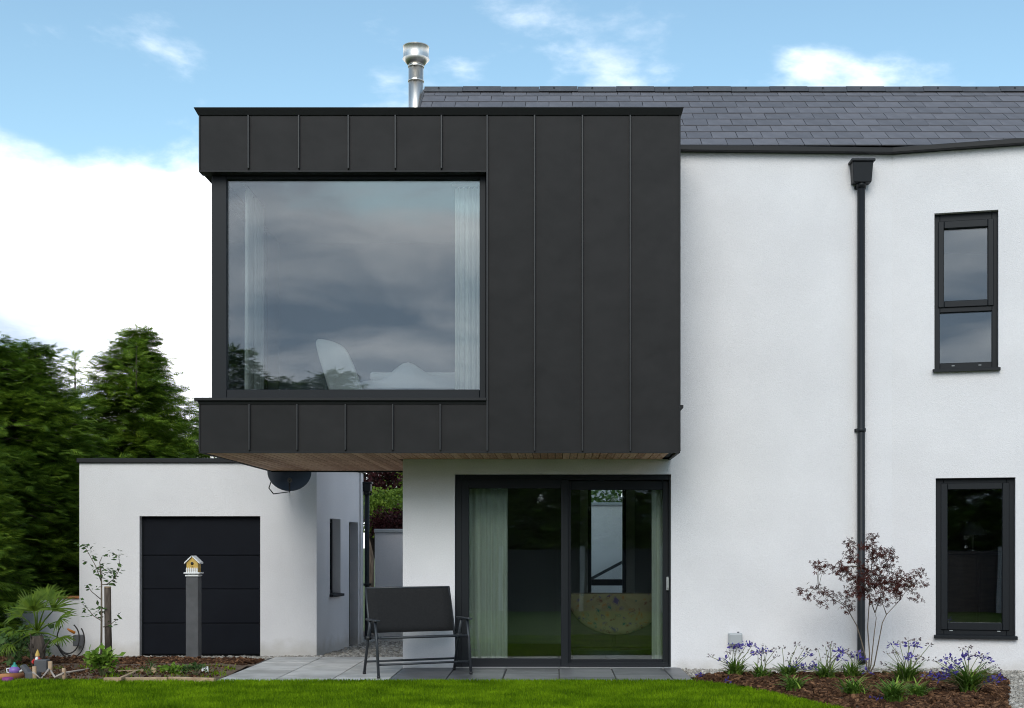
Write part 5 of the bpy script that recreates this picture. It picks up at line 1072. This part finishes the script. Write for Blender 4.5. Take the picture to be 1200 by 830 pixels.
# ------------------------------------------------------------------ loose cover: grass, bark, gravel
def tri_pts(poly, n_, g):
    xs = [p[0] for p in poly]; ys2 = [p[1] for p in poly]; out_ = []
    P_ = np.array(poly)
    while len(out_) < n_:
        c = np.stack([g.uniform(min(xs),max(xs),n_), g.uniform(min(ys2),max(ys2),n_)],1)
        ins = np.zeros(len(c), bool)
        for i in range(len(P_)):
            x1,y1 = P_[i]; x2,y2 = P_[(i+1)%len(P_)]
            if y1 == y2: continue
            cond = ((y1 > c[:,1]) != (y2 > c[:,1])) & (c[:,0] < (x2-x1)*(c[:,1]-y1)/(y2-y1)+x1); ins ^= cond
        out_ += list(c[ins])
    return np.array(out_[:n_])
gl_poly = [(-6.3,9.9),(2.95,9.9)]+[(x-.01,y) for x,y in EDGE[:8][::-1]]+[(1.45,13.49),(-3.55,13.49),(-7.2,13.60)]
g = np.random.default_rng(5); n_ = 210000; q = tri_pts(gl_poly, n_, g); q3 = np.column_stack([q, np.where(q[:,1] > 9.5, 0, 0)-.003])
a = g.uniform(0,6.28,n_); tl_ = g.uniform(.08,.75,n_); axg = np.stack([np.cos(a)*tl_, np.sin(a)*tl_, np.ones(n_)],1)
ng = np.stack([-np.cos(a)+g.normal(0,.4,n_), -np.sin(a)+g.normal(0,.4,n_), np.full(n_,.3)],1)
gv = [(0,-.5,0),(0,.5,0),(.55,.38,.03),(.55,-.38,.03),(1,0,-.08)]; gf = [(0,1,2),(0,2,3),(3,2,4)]
o = scatter('grass', q3, axg, ng, g.uniform(.022,.046,n_), g.uniform(.0035,.0065,n_), gv, gf, M['grass']); tag(o, 'short mown green grass blades covering the lawn', 'grass', kind='stuff')
g = np.random.default_rng(15); n_ = 9000; ed = [(-7.2,13.60),(-3.55,13.49),(1.45,13.49)]+[(x-.01,y) for x,y in EDGE[1:9]]
sl_ = [(Vector(ed[i+1])-Vector(ed[i])).length for i in range(len(ed)-1)]; tot = sum(sl_); q = []
for k in range(n_):
    d_ = g.uniform(0,tot); i = 0
    while i < len(sl_)-1 and d_ > sl_[i]: d_ -= sl_[i]; i += 1
    p_ = Vector(ed[i]).lerp(Vector(ed[i+1]), min(1,d_/sl_[i])); c_ = .02*math.sin(p_.x*9.1)+.02*math.sin(p_.x*3.7+p_.y*5); q.append((p_.x+g.normal(0,.018), p_.y+g.normal(0,.018)+c_*.5, -.003))
a = g.uniform(0,6.28,n_); tl_ = g.uniform(.1,.9,n_)
o = scatter('grass', np.array(q), np.stack([np.cos(a)*tl_, np.sin(a)*tl_, np.ones(n_)],1), np.stack([-np.cos(a), -np.sin(a), np.full(n_,.3)],1), g.uniform(.02,.048,n_), g.uniform(.004,.0075,n_), gv, gf, M['grass']); tag(o, 'ragged fringe of longer grass along the lawn edge', 'grass', kind='stuff')
OV = [(-.5,-.5,-.5),(.5,-.5,-.5),(.5,.5,-.5),(-.5,.5,-.5),(-.42,-.4,.5),(.42,-.35,.5),(.38,.45,.5),(-.45,.38,.5)]
OF = [(0,3,2),(0,2,1),(4,5,6),(4,6,7),(0,1,5),(0,5,4),(1,2,6),(1,6,5),(2,3,7),(2,7,6),(3,0,4),(3,4,7)]
def chips(name, poly, n_, zf, mtl, lmin, lmax, seed, label, flat, cat):
    g = np.random.default_rng(seed); q = tri_pts(poly, n_, g); z = np.array([zf(x,y) for x,y in q]); l_ = g.uniform(lmin,lmax,n_)*g.uniform(.6,1.2,n_)
    pos = np.column_stack([q, z+l_*flat*.35]); ax_ = g.normal(0,1,(n_,3))*np.array([1,1,.3]); nn_ = g.normal(0,.3,(n_,3))+np.array([0,0,1.])
    tv = np.array(OV)*np.array([1,1,flat]); o = scatter(name, pos, ax_, nn_, l_, l_*g.uniform(.3,.8,n_) if flat < .5 else l_*g.uniform(.6,1,n_), tv, OF, M[mtl]); tag(o, label, cat, kind='stuff')
chips('bark_mulch', bed_r, 13000, lambda x,y: -.005+mound_r(x,y), 'mulch', .03,.09, 71, 'dark brown bark chips covering the planting bed by the house', .22, 'bark')
mul_l = [(-8.0,15.0),(-3.72,15.3),(-3.66,16.4),(-4.6,16.6),(-8.5,16.85)]
chips('bark_mulch', mul_l, 7000, lambda x,y: -.005+mound_l(x,y), 'mulch', .03,.09, 72, 'dark brown bark chips in front of the garage', .22, 'bark')
chips('pebbles', [(-3.64,16.47),(-1.78,16.53),(-1.78,20.7),(-3.0,20.7),(-3.28,18.0),(-6.6,17.98),(-8,17.9),(-8,16.95),(-4.6,16.67)], 11000, lambda x,y: gz(y)-.03, 'pebble', .02,.045, 73, 'mixed pale pebbles around the garage', .6, 'gravel')
chips('pebbles', [(1.48,14.13),(4.86,14.13),(4.78,13.65),(3.96,11.27),(3.6,10.2),(6.2,10.2),(6.2,14.6),(4.9,14.85),(3.92,15.08),(1.48,14.98)], 11000, lambda x,y: -.02, 'pebble', .015,.036, 74, 'mixed pale pebbles along the house wall', .6, 'gravel')
cl_p = [(-7.0,13.66),(-3.62,13.56),(-3.66,15.0),(-7.5,15.0)]
chips('soil_crumbs', cl_p, 2500, lambda x,y: -.005+mound_l(x,y), 'mulch', .01,.03, 75, 'loose crumbs of earth on the bare border', .6, 'soil')
# stray grass and weeds in the bare border
g = np.random.default_rng(9); cc = tri_pts(cl_p, 46, g); q = np.repeat(cc, 26, 0)+g.normal(0,.05,(46*26,2)); n_ = len(q); a = g.uniform(0,6.28,n_)
o = scatter('weeds', np.column_stack([q, np.full(n_,.0)]), np.stack([np.cos(a)*.5,np.sin(a)*.5,np.ones(n_)],1), np.stack([-np.cos(a),-np.sin(a),np.full(n_,.3)],1), g.uniform(.04,.10,n_), .007, gv, gf, M['grass']); tag(o, 'tufts of stray grass in the bare soil border', 'grass', kind='stuff')
